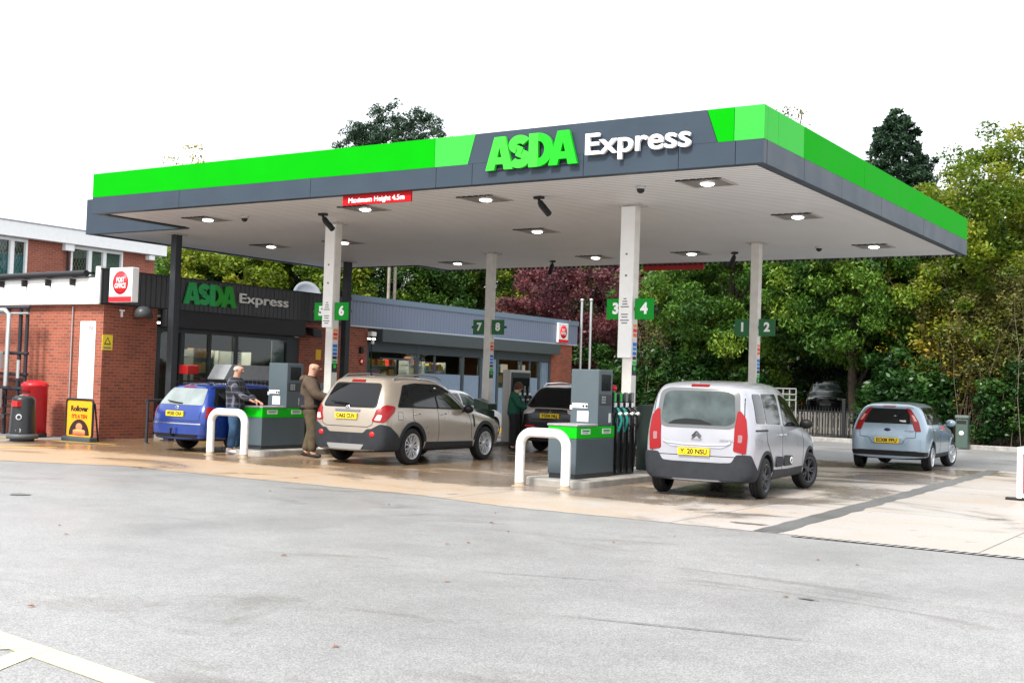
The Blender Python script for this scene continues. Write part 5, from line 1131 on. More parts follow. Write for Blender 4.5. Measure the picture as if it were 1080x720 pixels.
def pump(label, loc):
    # local origin = front right corner of the counter at island level
    t = thing('fuel_pump', label, 'fuel pump', loc)
    b = MB(); b.box(-.52, -.02, .02, 1.28, 0, .075); b.build('plinth', CABD, t)
    b = MB(); b.box(-.54, 0, 0, 1.3, .076, .66); b.build('cabinet', CAB, t, bevel=.012)
    b = MB(); b.box(-.545, .005, -.005, 1.3, .662, .86); b.build('green_panel', PGRN, t, bevel=.01)
    b = MB(); b.box(-.56, .02, -.02, .69, .862, .90); b.build('worktop', PTOP, t, bevel=.012)
    b = MB(); b.box(-.54, -.0, .70, 1.20, .864, 1.82); tw = b.build('tower', CAB, t, bevel=.015)
    b = MB(); b.box(-.50, -.2, .692, .698, 1.16, 1.24); b.build('notice', LBL, tw); b = MB(); b.box(-.40, -.18, .692, .698, .93, 1.11); b.build('notice', LBL, tw)
    for k in (0, 1): b = MB(); b.lathe([(0, 0), (.02, 0), (.02, .008)], (-.28+k*.06, .69, 1.195), (0, -1, 0), n=10); b.build('symbol', PLT, tw)
    for k in range(4): b = MB(); b.box(-.38, -.21, .689, .691, .96+k*.035, .967+k*.035); b.build('print', PRINT, tw)
    b = MB(); b.box(-.545, -.50, .69, .697, 1.13, 1.2); b.build('sticker', LBL, tw)
    for z0, z1 in ((1.46, 1.74),): b = MB(); b.box(.001, .006, .80, 1.12, z0, z1); b.build('screen', SCRN, tw, bevel=.004)
    b = MB(); b.box(.001, .012, .74, 1.16, 1.22, 1.40); b.build('keypad', CABD, tw, bevel=.004); b = MB()
    for k in range(3):
        for j in range(3): b.box(.0125, .018, .80+k*.05, .83+k*.05, 1.25+j*.045, 1.28+j*.045)
    b.build('keys', STEEL, tw); b = MB(); b.box(.001, .01, 1.08, 1.15, .92, 1.08); b.build('card_reader', LBL, tw)
    for y0, wd in ((.14, .30), (.86, .30)):
        b = MB(); b.box(.0055, .010, y0, y0+wd, .735, .82); p = b.build('label', LBL, t)
        b = MB(); b.box(.0102, .012, y0+.03, y0+wd-.03, .775, .805); b.build('green_print', mat('print_green', (.02, .3, .06), .5), p); b = MB(); b.box(.0102, .012, y0+.04, y0+wd-.06, .75, .76); b.build('grey_print', PRINT, p)
    b = MB(); b.box(-.48, -.10, 1.302, 2.25, 0, 1.02); b.build('hose_cabinet', CABD, t, bevel=.01)
    b = MB(); b.box(-.44, -.14, 1.32, 2.23, 1.021, 1.42); b.build('nozzle_panel', mat('panel_grey', (.09, .10, .11), .4), t, bevel=.01)
    for k in range(5): b = MB(); b.box(-.105, -.075, 1.32+k*.22, 1.345+k*.22, .05, 1.0); b.build('rail', STEEL, t)
    cols = [(TEAL, NOZG), (TEAL, NOZG), (RUB, PRINT), (RUB, PRINT)]
    nozzle_set(t, -.12, [1.43+k*.22 for k in range(4)], 1, 1.2, cols, .0); nozzle_set(t, -.46, [1.43+k*.22 for k in range(4)], -1, 1.2, cols, .0)
    b = MB(); b.lathe([(0, .07), (.05, .05), (.062, 0), (.05, -.03), (0, -.04)], (-.1, 1.42, 1.50), n=14); b.build('stop_button', mat('stop_red', (.6, .01, .04), .3), t); b = MB(); b.tube([(-.1, 1.42, 1.40), (-.1, 1.42, 1.47)], .03, 8); b.build('button_stalk', NOZG, t)
    return t
p1 = pump('grey fuel pump with green band and teal nozzles at the front of the right island', (-9.95, 17.24, .12))
p2 = copy_tree(p1); p2.location = (-9.95+dxB, 17.24+dyB, .12); tag(p2, 'grey fuel pump with green band between the plaid-shirt man and the man in brown', 'fuel pump')
for o in (p1, p2): o['group'] = 'pumps at the front of the islands'
def dispenser(label, loc, W, L, H, body, side):
    t = thing('fuel_dispenser', label, 'fuel pump', loc)
    b = MB(); b.box(-W, 0, 0, L, 0, H); b.build('cabinet', body, t, bevel=.015)
    b = MB(); b.box(.001, .02, .05, L-.05, .1, H-.06); b.build('side_panel', side, t, bevel=.008)
    b = MB(); b.box(-.0+.021, .028, .1, L-.1, H-.5, H-.2); b.build('screen', SCRN, t)
    nozzle_set(t, .02, [.15+k*(L-.3)/3 for k in range(4)], 1, H-.65 if H > 1.6 else H-.35, [(RUB, PRINT), (TEAL, NOZG), (RUB, PRINT), (RUB, PRINT)], .0); return t
dispenser('dark dispenser just behind the front right column beside the silver car', (-9.95, 20.35, .12), .5, .95, 1.22, mat('disp_dark', (.02, .035, .03), .45), CABD)
q = at(536, 466, 2, .12); dispenser('tall pale grey dispenser behind the back left column beside the woman', (q.x, q.y, .12), .24, 1.0, 1.9, mat('disp_pale', (.42, .42, .40), .45, .2), CABD)
p = at(511, 432, 1, 25.3); t = thing('litter_bin', 'dark green bin with sloping lid in front of the back left column', 'bin', (p.x, 25.3, .12)); b = MB(); b.box(-.2, .2, -.18, .18, 0, .85); b.build('body', mat('bin_green', (.03, .06, .045), .5, var=.4, scale=20), t, bevel=.03)
b = MB(); b.prism([(-.21, .86), (.24, .86), (.24, 1.02), (-.21, 1.14)], (0, -.2, 0), (1, 0, 0), (0, 0, 1), (0, .4, 0)); b.build('lid', mat('lid_green', (.04, .07, .05), .4, var=.4, scale=18), t, bevel=.02)
# white hooped barriers
def hoop(label, x0, x1, y, h, r=.078):
    t = thing('hoop_barrier', label, 'barrier', ((x0+x1)/2, y, 0), group='white hoop barriers'); w = (x1-x0)/2-r; c = .22
    pts = [(-w, 0, 0), (-w, 0, h-r-c)]+[(-w+c-c*math.cos(R(a)), 0, h-r-c+c*math.sin(R(a))) for a in (15, 30, 45, 60, 75, 90)]+[(w-c+c*math.sin(R(a)), 0, h-r-c+c*math.cos(R(a))) for a in (0, 15, 30, 45, 60, 75, 90)]+[(w, 0, 0)]
    b = MB(); b.tube(pts, r, 18); b.build('hoop', mat('hoop_white', (.74, .73, .71), .4, var=.14, scale=7, bump=.15, bscale=30), t)
    for s in (-1, 1): b = MB(); b.lathe([(r+.002, .07), (r+.004, .0), (r+.05, .0), (r+.05, .012), (r+.004, .014)], (s*w, 0, 0), n=18); b.build('foot', mat('foot_stain', (.35, .28, .2), .7, var=.4), t)
hoop('white hoop barrier standing in front of the right fuel pump', -10.70, -9.68, 16.60, .96); hoop('white hoop barrier in front of the man in the checked shirt', -18.78, -17.66, 17.45, .97)
# tall silver vent pipes by the far end of the shop
t = thing('vent_pipes', 'pair of tall silver vent pipes with a low frame beyond the black SUV', 'pipes', (-24.0, 41.9, 0)); b = MB()
for k in (0, .42): b.tube([(k-.1, 0, 0), (k-.1, 0, 5.05)], .055, 10); b.lathe([(0, .06), (.08, .03), (.075, -.05), (.056, -.06)], (k-.1, 0, 5.08), n=12)
b.build('stack', STEEL, t); b = MB(); b.tube([(-1.6, -.1, 0), (-1.6, -.1, 2.1), (-.1, -.1, 2.1)], .045, 8); b.tube([(-1.6, -.1, 1.2), (-.1, -.1, 1.2)], .035, 8); b.build('frame', STEEL, t)
# red pillar box, black bin, poster board, pipe rack by the end wall
p = at(38, 463, 2, 0); px, py = -25.2, 18.25
a_, c_ = at(23, 430, 1, 18.25), at(49, 430, 1, 18.25); r = (c_.x-a_.x)/2*.62; px = (a_.x+c_.x)/2; zt = at(36, 401, 1, 18.25).z
t = thing('post_box', 'red pillar post box against the brick end wall', 'post box', (px, 18.25, 0)); PR = mat('postbox_red', (.50, .012, .02), .3, var=.1)
b = MB(); b.lathe([(0, .1), (r, .1), (r, zt-.16), (r+.02, zt-.15), (r+.02, zt-.1), (r*.9, zt-.05), (r*.5, zt), (0, zt+.01)], n=32); b.build('body', PR, t); b = MB(); b.lathe([(0, 0), (r+.02, 0), (r+.02, .1), (0, .1)], n=28); b.build('base', BLACK, t)
b = MB(); b.box(-.17, .17, -r-.02, -r+.12, zt-.30, zt-.265); b.build('slot', PLT, t); b = MB(); b.box(-.14, .14, -r-.012, -r+.1, zt-.55, zt-.36); b.build('collection_plate', LBL, t)
for k in range(3): b = MB(); b.box(-.1, .1, -r-.014, -r-.0125, zt-.41-.05*k, zt-.40-.05*k); b.build('print', PRINT, t)
a_, c_ = at(10, 450, 1, 17.0), at(38, 450, 1, 17.0); r = (c_.x-a_.x)/2*.62; px = (a_.x+c_.x)/2; zt = at(23, 417, 1, 17.0).z
t = thing('litter_bin', 'black round litter bin with red mark in front of the post box', 'bin', (px, 17.0, 0)); BB = mat('bin_black', (.018, .02, .022), .35)
b = MB(); b.lathe([(0, .14), (r, .14), (r*.97, .2), (r*.84, zt-.1), (r*.80, zt-.05), (r*.55, zt), (0, zt+.01)], n=30); b.build('body', BB, t); b = MB(); b.lathe([(0, 0), (r*.86, 0), (r*.86, .06), (r+.04, .062), (r+.04, .15), (r, .17), (0, .17)], n=30); b.build('base', mat('bin_base', (.08, .085, .09), .5), t)
b = MB(); b.box(-.02, .18, -r*.86-.03, -r*.6, zt-.24, zt-.12); b.build('aperture', mat('bin_red', (.6, .02, .02), .4), t)
for z, q in ((.55, .07), (.25, .06)): b = MB(); b.lathe([(q*.62, 0), (q, 0), (q, .008), (q*.62, .008)], (r*.55, -r*.74, z), (.55, -.8, .05), n=20); b.build('logo', mat('bin_logo', (.4, .42, .44), .5), t)
a_, c_ = at(69, 450, 1, 18.15), at(98, 450, 1, 18.15); w = (c_.x-a_.x)/2; zt = at(83, 420, 1, 18.15).z
t = thing('pavement_sign', 'yellow food poster in a black A-board below the white board', 'sign', ((a_.x+c_.x)/2, 18.15, 0)); YP = mat('poster_yellow', (.80, .36, .01), .4)
b = MB(); b.prism(rrect(-w+.04, w-.04, .1, zt-.04, .06), (0, 0, 0), (1, 0, 0), (0, 0, 1), (0, .02, 0)); b.build('poster', YP, t)
b = MB(); pts = [(x, 0, z) for x, z in rrect(-w+.02, w-.02, .08, zt-.02, .08)]; b.tube(pts+[pts[0]], .028, 8); b.build('frame', BLACK, t); 
for s in (-1, 1): b = MB(); b.tube([(s*(w-.03), .05, zt-.1), (s*(w-.05), .2, .0)], .02, 6); b.build('rear_leg', BLACK, t)
b = MB(); b.box(-w-.02, w+.02, -.1, .12, 0, .1); b.build('foot', mat('board_foot', (.06, .08, .09), .5), t, bevel=.02)
text_obj('lettering', 'Rollover', .17, PLT, t, (0, -.001, zt-.24), (1, 0, 0), (0, 0, 1), .006, .006, width=w*1.25); text_obj('lettering', "IT'S A TEN", .12, mat('print_red', (.65, .03, .01), .5), t, (0, -.001, zt-.42), (1, 0, 0), (0, 0, 1), .006, .004, width=w*1.1)
b = MB(); b.prism(arc(0, .14, w*.74, 0, 180, 16), (0, -.004, 0), (1, 0, 0), (0, 0, 1), (0, .004, 0)); b.build('picture_ground', mat('poster_dark', (.03, .012, .01), .5), t)
for (x, z, a, c, col) in ((0, .33, .12, .09, (.55, .22, .12)), (-.12, .22, .1, .05, (.6, .25, .12)), (.13, .22, .1, .05, (.6, .25, .12)), (0, .24, .22, .035, (.75, .35, .1)), (0, .17, .24, .04, (.45, .12, .06))):
    b = MB(); b.lathe([(0, .01), (.6, .008), (1, 0)], (0, 0, 0), (0, -1, 0), n=18)
    b.V = [Vector((x+v.x*a, -.005+v.y*1, z+v.z*c)) for v in b.V]; b.build('picture_shape', mat('poster_%d' % int(1000*a+100*x+10*z), col, .5), t)
t = thing('pipe_rack', 'black and silver pipe frame with grey cabinets at the left edge', 'pipes', (0, 0, 0)); yr = 18.45
def X(u, v=380, y=yr): return at(u, v, 1, y).x
b = MB()
for u, rr in ((7, .05), (20, .05), (27, .045)): b.tube([(X(u), yr, 0), (X(u), yr, 3.15)], rr, 8)
for z in (3.15, 2.02, 1.5, 1.15): b.tube([(X(-30), yr-.05, z), (X(31), yr-.05, z)], .04, 8)
for z in (.5, .7, .9, 1.35): b.tube([(X(-30), yr-.02, z), (X(26), yr-.02, z)], .025, 6)
b.build('frame', mat('rack_black', (.02, .022, .03), .4), t); b = MB()
b.tube([(X(-30), yr-.18, 3.08), (X(10), yr-.18, 3.08), (X(14), yr-.18, 2.98), (X(14), yr-.18, 1.2)], .06, 10); b.tube([(X(-30), yr-.1, 3.0), (X(32), yr-.1, 3.0)], .03, 8); b.tube([(X(25), yr-.14, 1.4), (X(25), yr-.14, 1.85)], .05, 8); b.tube([(X(-30), yr-.2, .45), (X(12), yr-.2, .45)], .07, 8); b.build('pipe', STEEL, t)
b = MB(); b.box(X(-30), X(8), yr-.35, yr-.12, 1.62, 2.05); b.build('cabinet', mat('cabinet_pale', (.5, .5, .48), .5), t, bevel=.01); b = MB(); b.box(X(-30), X(8.5), yr-.38, yr-.12, .66, 1.12); cb = b.build('cabinet', mat('cabinet_pale', (.5, .5, .48)), t, bevel=.01)
b = MB(); b.tube([(X(1), yr-.40, .92), (X(5), yr-.42, .94)], .03, 8); b.build('handle', BLACK, cb)
# handrail by the shop door
t = thing('handrail', 'dark handrail beside the blue car at the brick corner', 'railing', (-22.45, 18.97, 0)); b = MB()
for (x, y) in ((0, 0), (-.25, 1.6)): b.tube([(x, y, 0), (x, y, 1.0)], .035, 8); b.lathe([(0, .02), (.07, .02), (.07, 0)], (x, y, 0), n=12)
b.build('post', DARK, t); b = MB(); b.tube([(-.02, -.05, 1.0), (-.25, 1.65, 1.0)], .03, 8); b.tube([(0, 0, .52), (-.25, 1.6, .52)], .022, 8); b.build('rail', DARK, t)
# green dog-waste style bin by the hedge, red and white barrier at the right edge
t = thing('litter_bin', 'dark green litter bin with white symbol in front of the hedge', 'bin', ((-9.47-9.06)/2+.02, 41.1, 0)); b = MB(); b.prism(rrect(-.2, .2, -.15, .15, .06), (0, 0, .04), (1, 0, 0), (0, 1, 0), (0, 0, .93)); b.build('body', mat('bin_green2', (.055, .085, .07), .5), t, bevel=.01)
b = MB(); b.prism(rrect(-.22, .22, -.17, .17, .06), (0, 0, 1.0), (1, 0, 0), (0, 1, 0), (0, 0, .1)); b.build('hood', mat('bin_green3', (.10, .13, .12), .5), t, bevel=.02); b = MB(); b.box(-.15, .15, -.155, -.1, .82, .93); b.build('aperture', PLT, t); b = MB(); b.lathe([(0, .008), (.075, .008), (.075, 0)], (0, -.15, .52), (0, -1, 0), n=18); b.build('symbol', WHL, t)
pb = at(1073, 528, 2, 0); t = thing('barrier', 'white and red plastic barrier at the right edge of the picture', 'barrier', (pb.x, pb.y, 0)); q = at(1071, 471, 1, pb.y)
b = MB(); b.box(-.02, .07, 0, .5, .04, q.z); b.box(.071, 1.5, .02, .48, .05, .12); b.box(.071, 1.5, .02, .48, q.z-.12, q.z-.02); b.build('frame', WHL, t, bevel=.02)
b = MB(); b.box(.072, 1.5, .1, .4, .125, q.z-.125); b.build('red_panel', RED, t, bevel=.01); b = MB(); b.box(-.2, .2, .05, .15, 0, .05); b.build('foot', BLACK, t, bevel=.01)
# black railings with gate post, pale picket wall behind and leaf-strewn kerb
t = thing('railings', 'black upright railings with a gate post below the trees', 'fence', (0, 42.0, 0)); x0, x1 = -19.5, -11.9; b = MB(); x = x0
while x < x1: b.tube([(x, 0, .16), (x, 0, 1.12)], .021, 6); b.lathe([(0, .07), (.02, 0), (0, -.01)], (x, 0, 1.13), n=6); x += .11
b.build('uprights', BLACK, t)['kind'] = 'stuff'; b = MB()
for z in (.22, 1.02): b.box(x0, x1, -.02, .02, z, z+.035)
b.build('rail', BLACK, t)
for x in (-18.3, -15.6, at(890, 440, 1, 42).x, -12.0): b = MB(); b.box(x-.06, x+.06, -.06, .06, 0, 1.5 if x > -14 else 1.2); b.build('post', BLACK, t, bevel=.01)
t = thing('picket_wall', 'pale slatted low fence behind the black railings', 'fence', (0, 45, 0)); b = MB(); x = -22
while x < -10.5: b.box(x, x+.16, 0, .03, .1, .95); x += .2
b.build('slats', mat('picket_pale', (.17, .16, .14), .7, var=.3), t)['kind'] = 'stuff'; b = MB(); b.box(-22, -10.5, .031, .06, .3, .4); b.box(-22, -10.5, .031, .06, .75, .85); b.build('rail', mat('picket_pale', (.42, .40, .36)), t)
t = thing('house_wall', 'brown wall with pale gutter glimpsed through the trees', 'building', (-16, 66, 0)); b = MB(); b.box(-9, 7, 0, .3, 0, 3.0); b.build('wall', BRY, t); b = MB(); b.box(-9, 7, -.2, 0, 3.0, 3.35); b.build('gutter_board', mat('gutter_pale', (.5, .44, .36), .6), t)
b = MB(); b.prism([(-.4, 3.351), (6, 5.6), (6.4, 5.5), (0, 3.2)], (-9, 0, 0), (0, 1, 0), (0, 0, 1), (16, 0, 0)); b.build('roof', mat('roof_tile', (.12, .06, .04), .9, var=.2), t)
p = at(826, 410, 1, 41.8); t = thing('site_sign', 'white lattice panel showing over the roof of the silver people carrier', 'panel', (p.x, 41.8, 0)); b = MB()
for k in range(5): b.box(-.5+k*.24, -.46+k*.24, 0, .04, 0.15, p.z)
for z in (p.z, p.z-.2, p.z-.4): b.box(-.5, .5, -.02, -.001, z, z+.04)
b.build('lattice', mat('lattice_dim', (.22, .23, .23), .6), t)
# twin timber poles rising behind the shop roof
p = at(410, 300, 0, -30); t = thing('twin_pole', 'pair of slim weathered poles behind the pale cladding', 'pole', (p.x, p.y, 0)); b = MB(); b.tube([(0, 0, 0), (0, 0, 7)], .06, 8); b.build('pole', mat('pole_wood', (.25, .22, .18), .8, var=.3), t); b = MB(); b.tube([(.0, .38, 0), (.0, .38, 7)], .06, 8); b.build('pole', mat('pole_wood', (.25, .22, .18)), t)
# ------------------------------------------------------------------ people
SKIN = mat('skin', (.50, .27, .19), .5, var=.08, scale=20); SKIN_D = mat('face_dark', (.06, .03, .03), .5)
def skin(name, J, E_, mats, parent, root, sub=2, mfun=None):
    names = list(J); V = [J[k][0] for k in names]; me = bpy.data.meshes.new(name); me.from_pydata(V, [(names.index(a), names.index(b)) for a, b in E_], [])
    o = bpy.data.objects.new(name, me); COL.objects.link(o); sm = o.modifiers.new('s', 'SKIN'); sm.use_smooth_shade = True
    for i, k in enumerate(names):
        r = J[k][1]; sv = me.skin_vertices[0].data[i]; sv.radius = r if isinstance(r, tuple) else (r, r); sv.use_root = (k == root)
    ss = o.modifiers.new('u', 'SUBSURF'); ss.levels = sub; ss.render_levels = sub
    m2 = bpy.data.meshes.new_from_object(o.evaluated_get(bpy.context.evaluated_depsgraph_get())); bpy.data.objects.remove(o)
    m2.name = name
    m2.materials.clear()
    for m in (mats if isinstance(mats, list) else [mats]): m2.materials.append(m)
    if mfun:
        for p in m2.polygons: p.material_index = mfun(p.center)
    o = bpy.data.objects.new(name, m2); COL.objects.link(o); o.parent = parent; return o
def lerp(a, b, t): return tuple(a[i]+(b[i]-a[i])*t for i in range(3))
def person(label, loc, rz, H, P, cloth, group=None):
    """P: joint positions for a 1.8 m figure, x right, y forward, z up"""
    k = H/1.8; t = thing('person', label, 'person', loc, rz); t.scale = (cloth.get('wide', 1), cloth.get('wide', 1), 1)
    J = {n: tuple(c*k for c in p) for n, p in P.items()}
    B = {}; E_ = []
    def add(n, p, r): B[n] = (p, r*k if not isinstance(r, tuple) else tuple(q*k for q in r))
    add('pel', J['pelvis'], (.11, .085)); add('bel', lerp(J['pelvis'], J['chest'], .45), (.10, .08)); add('che', J['chest'], (.15, .11)); add('nk', J['neck'], .058); add('hd0', lerp(J['neck'], J['head'], .55), .062)
    add('hd1', J['head'], (.078, .092)); up = Vector(J['head'])-Vector(J['neck']); up.normalize(); add('hd2', tuple(Vector(J['head'])+up*.075*k), (.062, .075))
    E_ += [('pel', 'bel'), ('bel', 'che'), ('che', 'nk'), ('nk', 'hd0'), ('hd0', 'hd1'), ('hd1', 'hd2')]
    for s in 'LR':
        add('sh'+s, J['sho'+s], .058); add('el'+s, J['elb'+s], .040); add('wr'+s, J['wri'+s], .026); E_ += [('che', 'sh'+s), ('sh'+s, 'el'+s), ('el'+s, 'wr'+s)]
        w, e = Vector(J['wri'+s]), Vector(J['elb'+s]); d = (w-e).normalized(); side = d.cross(Vector((0, 0, 1))); side = side.normalized() if side.length > .1 else Vector((1, 0, 0)); nrm = side.cross(d)
        pm = w+d*.06*k; add('pm'+s, tuple(pm), (.026, .018)); E_.append(('wr'+s, 'pm'+s))
        for i, (o_, L) in enumerate(((-.027, .07), (-.009, .08), (.009, .075), (.027, .06))):
            a = pm+side*o_*k+d*.02*k; b_ = a+d*L*.55*k-nrm*.008*k; c_ = b_+d*L*.35*k-nrm*.03*k
            add(f'fa{i}'+s, tuple(a), .010); add(f'fb{i}'+s, tuple(b_), .009); add(f'fc{i}'+s, tuple(c_), .008); E_ += [('pm'+s, f'fa{i}'+s), (f'fa{i}'+s, f'fb{i}'+s), (f'fb{i}'+s, f'fc{i}'+s)]
        a = w+d*.02*k+side*(.03 if s == 'L' else -.03)*k-nrm*.01*k; b_ = a+d*.04*k+side*(.018 if s == 'L' else -.018)*k-nrm*.015*k; add('ta'+s, tuple(a), .011); add('tb'+s, tuple(b_), .009); E_ += [('wr'+s, 'ta'+s), ('ta'+s, 'tb'+s)]
        add('hi'+s, J['hip'+s], .09); add('kn'+s, J['kne'+s], .058); add('cf'+s, lerp(J['kne'+s], J['ank'+s], .3), .056); add('an'+s, J['ank'+s], .038); add('toe'+s, tuple(Vector(J['ank'+s])+Vector(J['toe'+s])-Vector(J['ank'+s])), .03)
        E_ += [('pel', 'hi'+s), ('hi'+s, 'kn'+s), ('kn'+s, 'cf'+s), ('cf'+s, 'an'+s), ('an'+s, 'toe'+s)]
    body = skin('body', B, E_, SKIN, t, 'pel')
    hd = Vector(J['head']); fw = Vector(J.get('face', (0, 1, 0))); fw = (fw-up*fw.dot(up)).normalized(); rt = fw.cross(up)
    b = MB()   # facial features, part of the head surface
    b.lathe([(0, .03*k), (.008*k, .02*k), (.016*k, 0)], hd+fw*.088*k+up*.0*k, fw, n=10)
    for s in (-1, 1): b.lathe([(0, .012*k), (.02*k, .01*k), (.026*k, 0), (.018*k, -.01*k)], hd+rt*s*.078*k-up*.005*k, rt*s, n=12)
    f = b.build('nose_and_ears', SKIN, body)
    b = MB()
    for s in (-1, 1): b.lathe([(0, .006*k), (.010*k, .004*k), (.012*k, -.004*k)], hd+fw*.084*k+rt*s*.03*k+up*.022*k, fw, n=10)
    b.obox(hd+fw*.080*k-up*.045*k, rt*.022*k, fw*.008*k, up*.003*k); b.build('eyes_and_mouth', SKIN_D, body)
    # clothing
    g = cloth.get('puff', .018); C = {}; CE = []
    def addc(n, p, r): C[n] = (p, tuple((q+g)*k for q in r) if isinstance(r, tuple) else (r+g)*k)
    addc('hm0', lerp(J['pelvis'], J['chest'], -.30), (.20, .16)); addc('hem', lerp(J['pelvis'], J['chest'], .05), (.19, .15)); addc('bel', lerp(J['pelvis'], J['chest'], .45), (.18, .145)); addc('che', J['chest'], (.195, .15)); addc('nk', lerp(J['chest'], J['neck'], .8), .07)
    CE += [('hm0', 'hem'), ('hem', 'bel'), ('bel', 'che'), ('che', 'nk')]
    for s in 'LR':
        addc('sh'+s, J['sho'+s], .075); addc('um'+s, lerp(J['sho'+s], J['elb'+s], .5), .066); addc('el'+s, J['elb'+s], .058); addc('wr'+s, lerp(J['elb'+s], J['wri'+s], .93), .042); CE += [('che', 'sh'+s), ('sh'+s, 'um'+s), ('um'+s, 'el'+s), ('el'+s, 'wr'+s)]
    top = skin('jacket', C, CE, cloth['top'], t, 'che', mfun=cloth.get('tf'))
    if cloth.get('hood'):
        hh = skin('hood', {'a': (tuple(Vector(J['neck'])-fw*.06*k-up*.02*k), (.13*k, .075*k)), 'b': (tuple(Vector(J['neck'])-fw*.10*k-up*.07*k), (.13*k, .075*k)), 'c': (tuple(Vector(J['neck'])-fw*.12*k-up*.15*k), (.08*k, .05*k))}, [('a', 'b'), ('b', 'c')], cloth['top'][0], top, 'a')
    T = {}; TE = []
    T['pel'] = (J['pelvis'], (.18*k, .145*k)); T['wst'] = (lerp(J['pelvis'], J['chest'], .42), (.16*k, .13*k)); TE.append(('pel', 'wst'))
    for s in 'LR':
        T['hi'+s] = (J['hip'+s], .118*k); T['th'+s] = (lerp(J['hip'+s], J['kne'+s], .5), .102*k); T['kn'+s] = (J['kne'+s], .085*k); T['cf'+s] = (lerp(J['kne'+s], J['ank'+s], .4), .08*k); T['an'+s] = (lerp(J['kne'+s], J['ank'+s], .95), .070*k); TE += [('pel', 'hi'+s), ('hi'+s, 'th'+s), ('th'+s, 'kn'+s), ('kn'+s, 'cf'+s), ('cf'+s, 'an'+s)]
    skin('trousers', T, TE, cloth['legs'], t, 'pel')
    for s in 'LR':
        a, q = Vector(J['ank'+s]), Vector(J['toe'+s]); d = (q-a); d.z = 0; d.normalize(); z0 = .05*k
        base = Vector((a.x, a.y, a.z-.075*k))
        skin('shoe', {'h': (tuple(base-d*.045*k+Vector((0, 0, .045*k))), (.045*k, .045*k)), 'm': (tuple(base+d*.06*k+Vector((0, 0, .045*k))), (.046*k, .042*k)), 't': (tuple(base+d*.15*k+Vector((0, 0, .033*k))), (.046*k, .03*k)), 'u': (tuple(base-d*.02*k+Vector((0, 0, .10*k))), .046*k)}, [('h', 'm'), ('m', 't'), ('h', 'u')], cloth['shoe'], t, 'm')
    if cloth.get('hair'):
        m, kind = cloth['hair']
        b = MB(); n = 16
        prof = [(0, .112), (.045, .105), (.075, .075), (.09, .03), (.094, -.02)] if kind == 'full' else [(.070, .045), (.086, .01), (.088, -.03), (.07, -.045)]
        if kind == 'full': b.lathe([(.104*k*math.sin(R(a)), .118*k*math.cos(R(a))) for a in range(0, 181, 15)], hd-fw*.03*k+up*.022*k, up, n=n)
        else:
            b.lathe([(r_*k, h_*k) for r_, h_ in prof], hd, up, n=n); b.V = [v-fw*.014*k+(fw*max(0, (v-hd).dot(fw))*-.25) for v in b.V]
        o = b.build('hair', m, t); 
        if kind == 'full': b2 = MB(); b2.lathe([(0, -.05*k), (.045*k, -.03*k), (.05*k, .01*k), (.03*k, .05*k), (0, .06*k)], hd-fw*.075*k+up*.0*k, up, n=12); b2.build('bun', m, o)
    return t
def plaid():
    m, N, L, P = nt('checked_cloth'); tc = N.new('ShaderNodeTexCoord').outputs['Object']; sp = N.new('ShaderNodeSeparateXYZ'); L.new(tc, sp.inputs[0])
    def bands(src, per, a, b_):
        f = math_(N, L, 'FRACT', math_(N, L, 'DIVIDE', src, per)); return math_(N, L, 'MULTIPLY', math_(N, L, 'GREATER_THAN', f, a), math_(N, L, 'LESS_THAN', f, b_))
    h = math_(N, L, 'ADD', sp.outputs['X'], math_(N, L, 'MULTIPLY', sp.outputs['Y'], .6))
    c = mixc(N, L, math_(N, L, 'MULTIPLY', bands(sp.outputs['Z'], .12, .0, .5), .6), (.03, .035, .055), (.006, .006, .009)); c = mixc(N, L, math_(N, L, 'MULTIPLY', bands(h, .12, .0, .5), .6), c, (.008, .008, .012))
    c = mixc(N, L, math_(N, L, 'MULTIPLY', bands(h, .12, .68, .82), .6), c, (.20, .21, .25)); c = mixc(N, L, math_(N, L, 'MULTIPLY', bands(sp.outputs['Z'], .12, .68, .82), .45), c, (.16, .17, .2))
    L.new(c, P.inputs['Base Color']); P.inputs['Roughness'].default_value = .9; return m
STAND = dict(pelvis=(0, 0, .95), chest=(0, -.01, 1.30), neck=(0, 0, 1.50), head=(0, .03, 1.66), shoL=(-.19, -.01, 1.42), shoR=(.19, -.01, 1.42), elbL=(-.25, .02, 1.14), elbR=(.25, .02, 1.14), wriL=(-.24, .12, .90), wriR=(.24, .12, .90),
    hipL=(-.10, 0, .90), hipR=(.10, 0, .90), kneL=(-.12, .03, .50), kneR=(.12, .03, .50), ankL=(-.13, -.02, .085), ankR=(.13, -.02, .085), toeL=(-.15, .12, .03), toeR=(.15, .12, .03))
JEAN = mat('denim', (.035, .085, .17), .85, var=.35, scale=9, bump=.6, bscale=14); TRN = mat('trainer_white', (.55, .55, .56), .6)
OLV = mat('olive_cloth', (.085, .065, .038), .9, var=.3, scale=8, bump=.7, bscale=12); BRN = mat('brown_jacket', (.085, .060, .042), .85, var=.25, scale=7, bump=.7, bscale=12); NVY = mat('dark_lining', (.014, .014, .02), .8, bump=.5, bscale=14); BOOT = mat('boot_dark', (.02, .016, .014), .6)
JGR = mat('green_jumper', (.008, .075, .045), .85, bump=.6, bscale=14); BTR = mat('black_trousers', (.008, .009, .012), .8); GREYH = mat('grey_hair', (.42, .38, .36), .8); BRH = mat('brown_hair', (.07, .028, .014), .7)
q = at(246, 478.5, 2, 0); P = dict(STAND); P.update(elbR=(.27, .10, 1.18), wriR=(.20, .34, 1.06), elbL=(-.25, .10, 1.16), wriL=(-.16, .34, 1.05), head=(.01, .05, 1.655), face=(.35, .9, -.25))
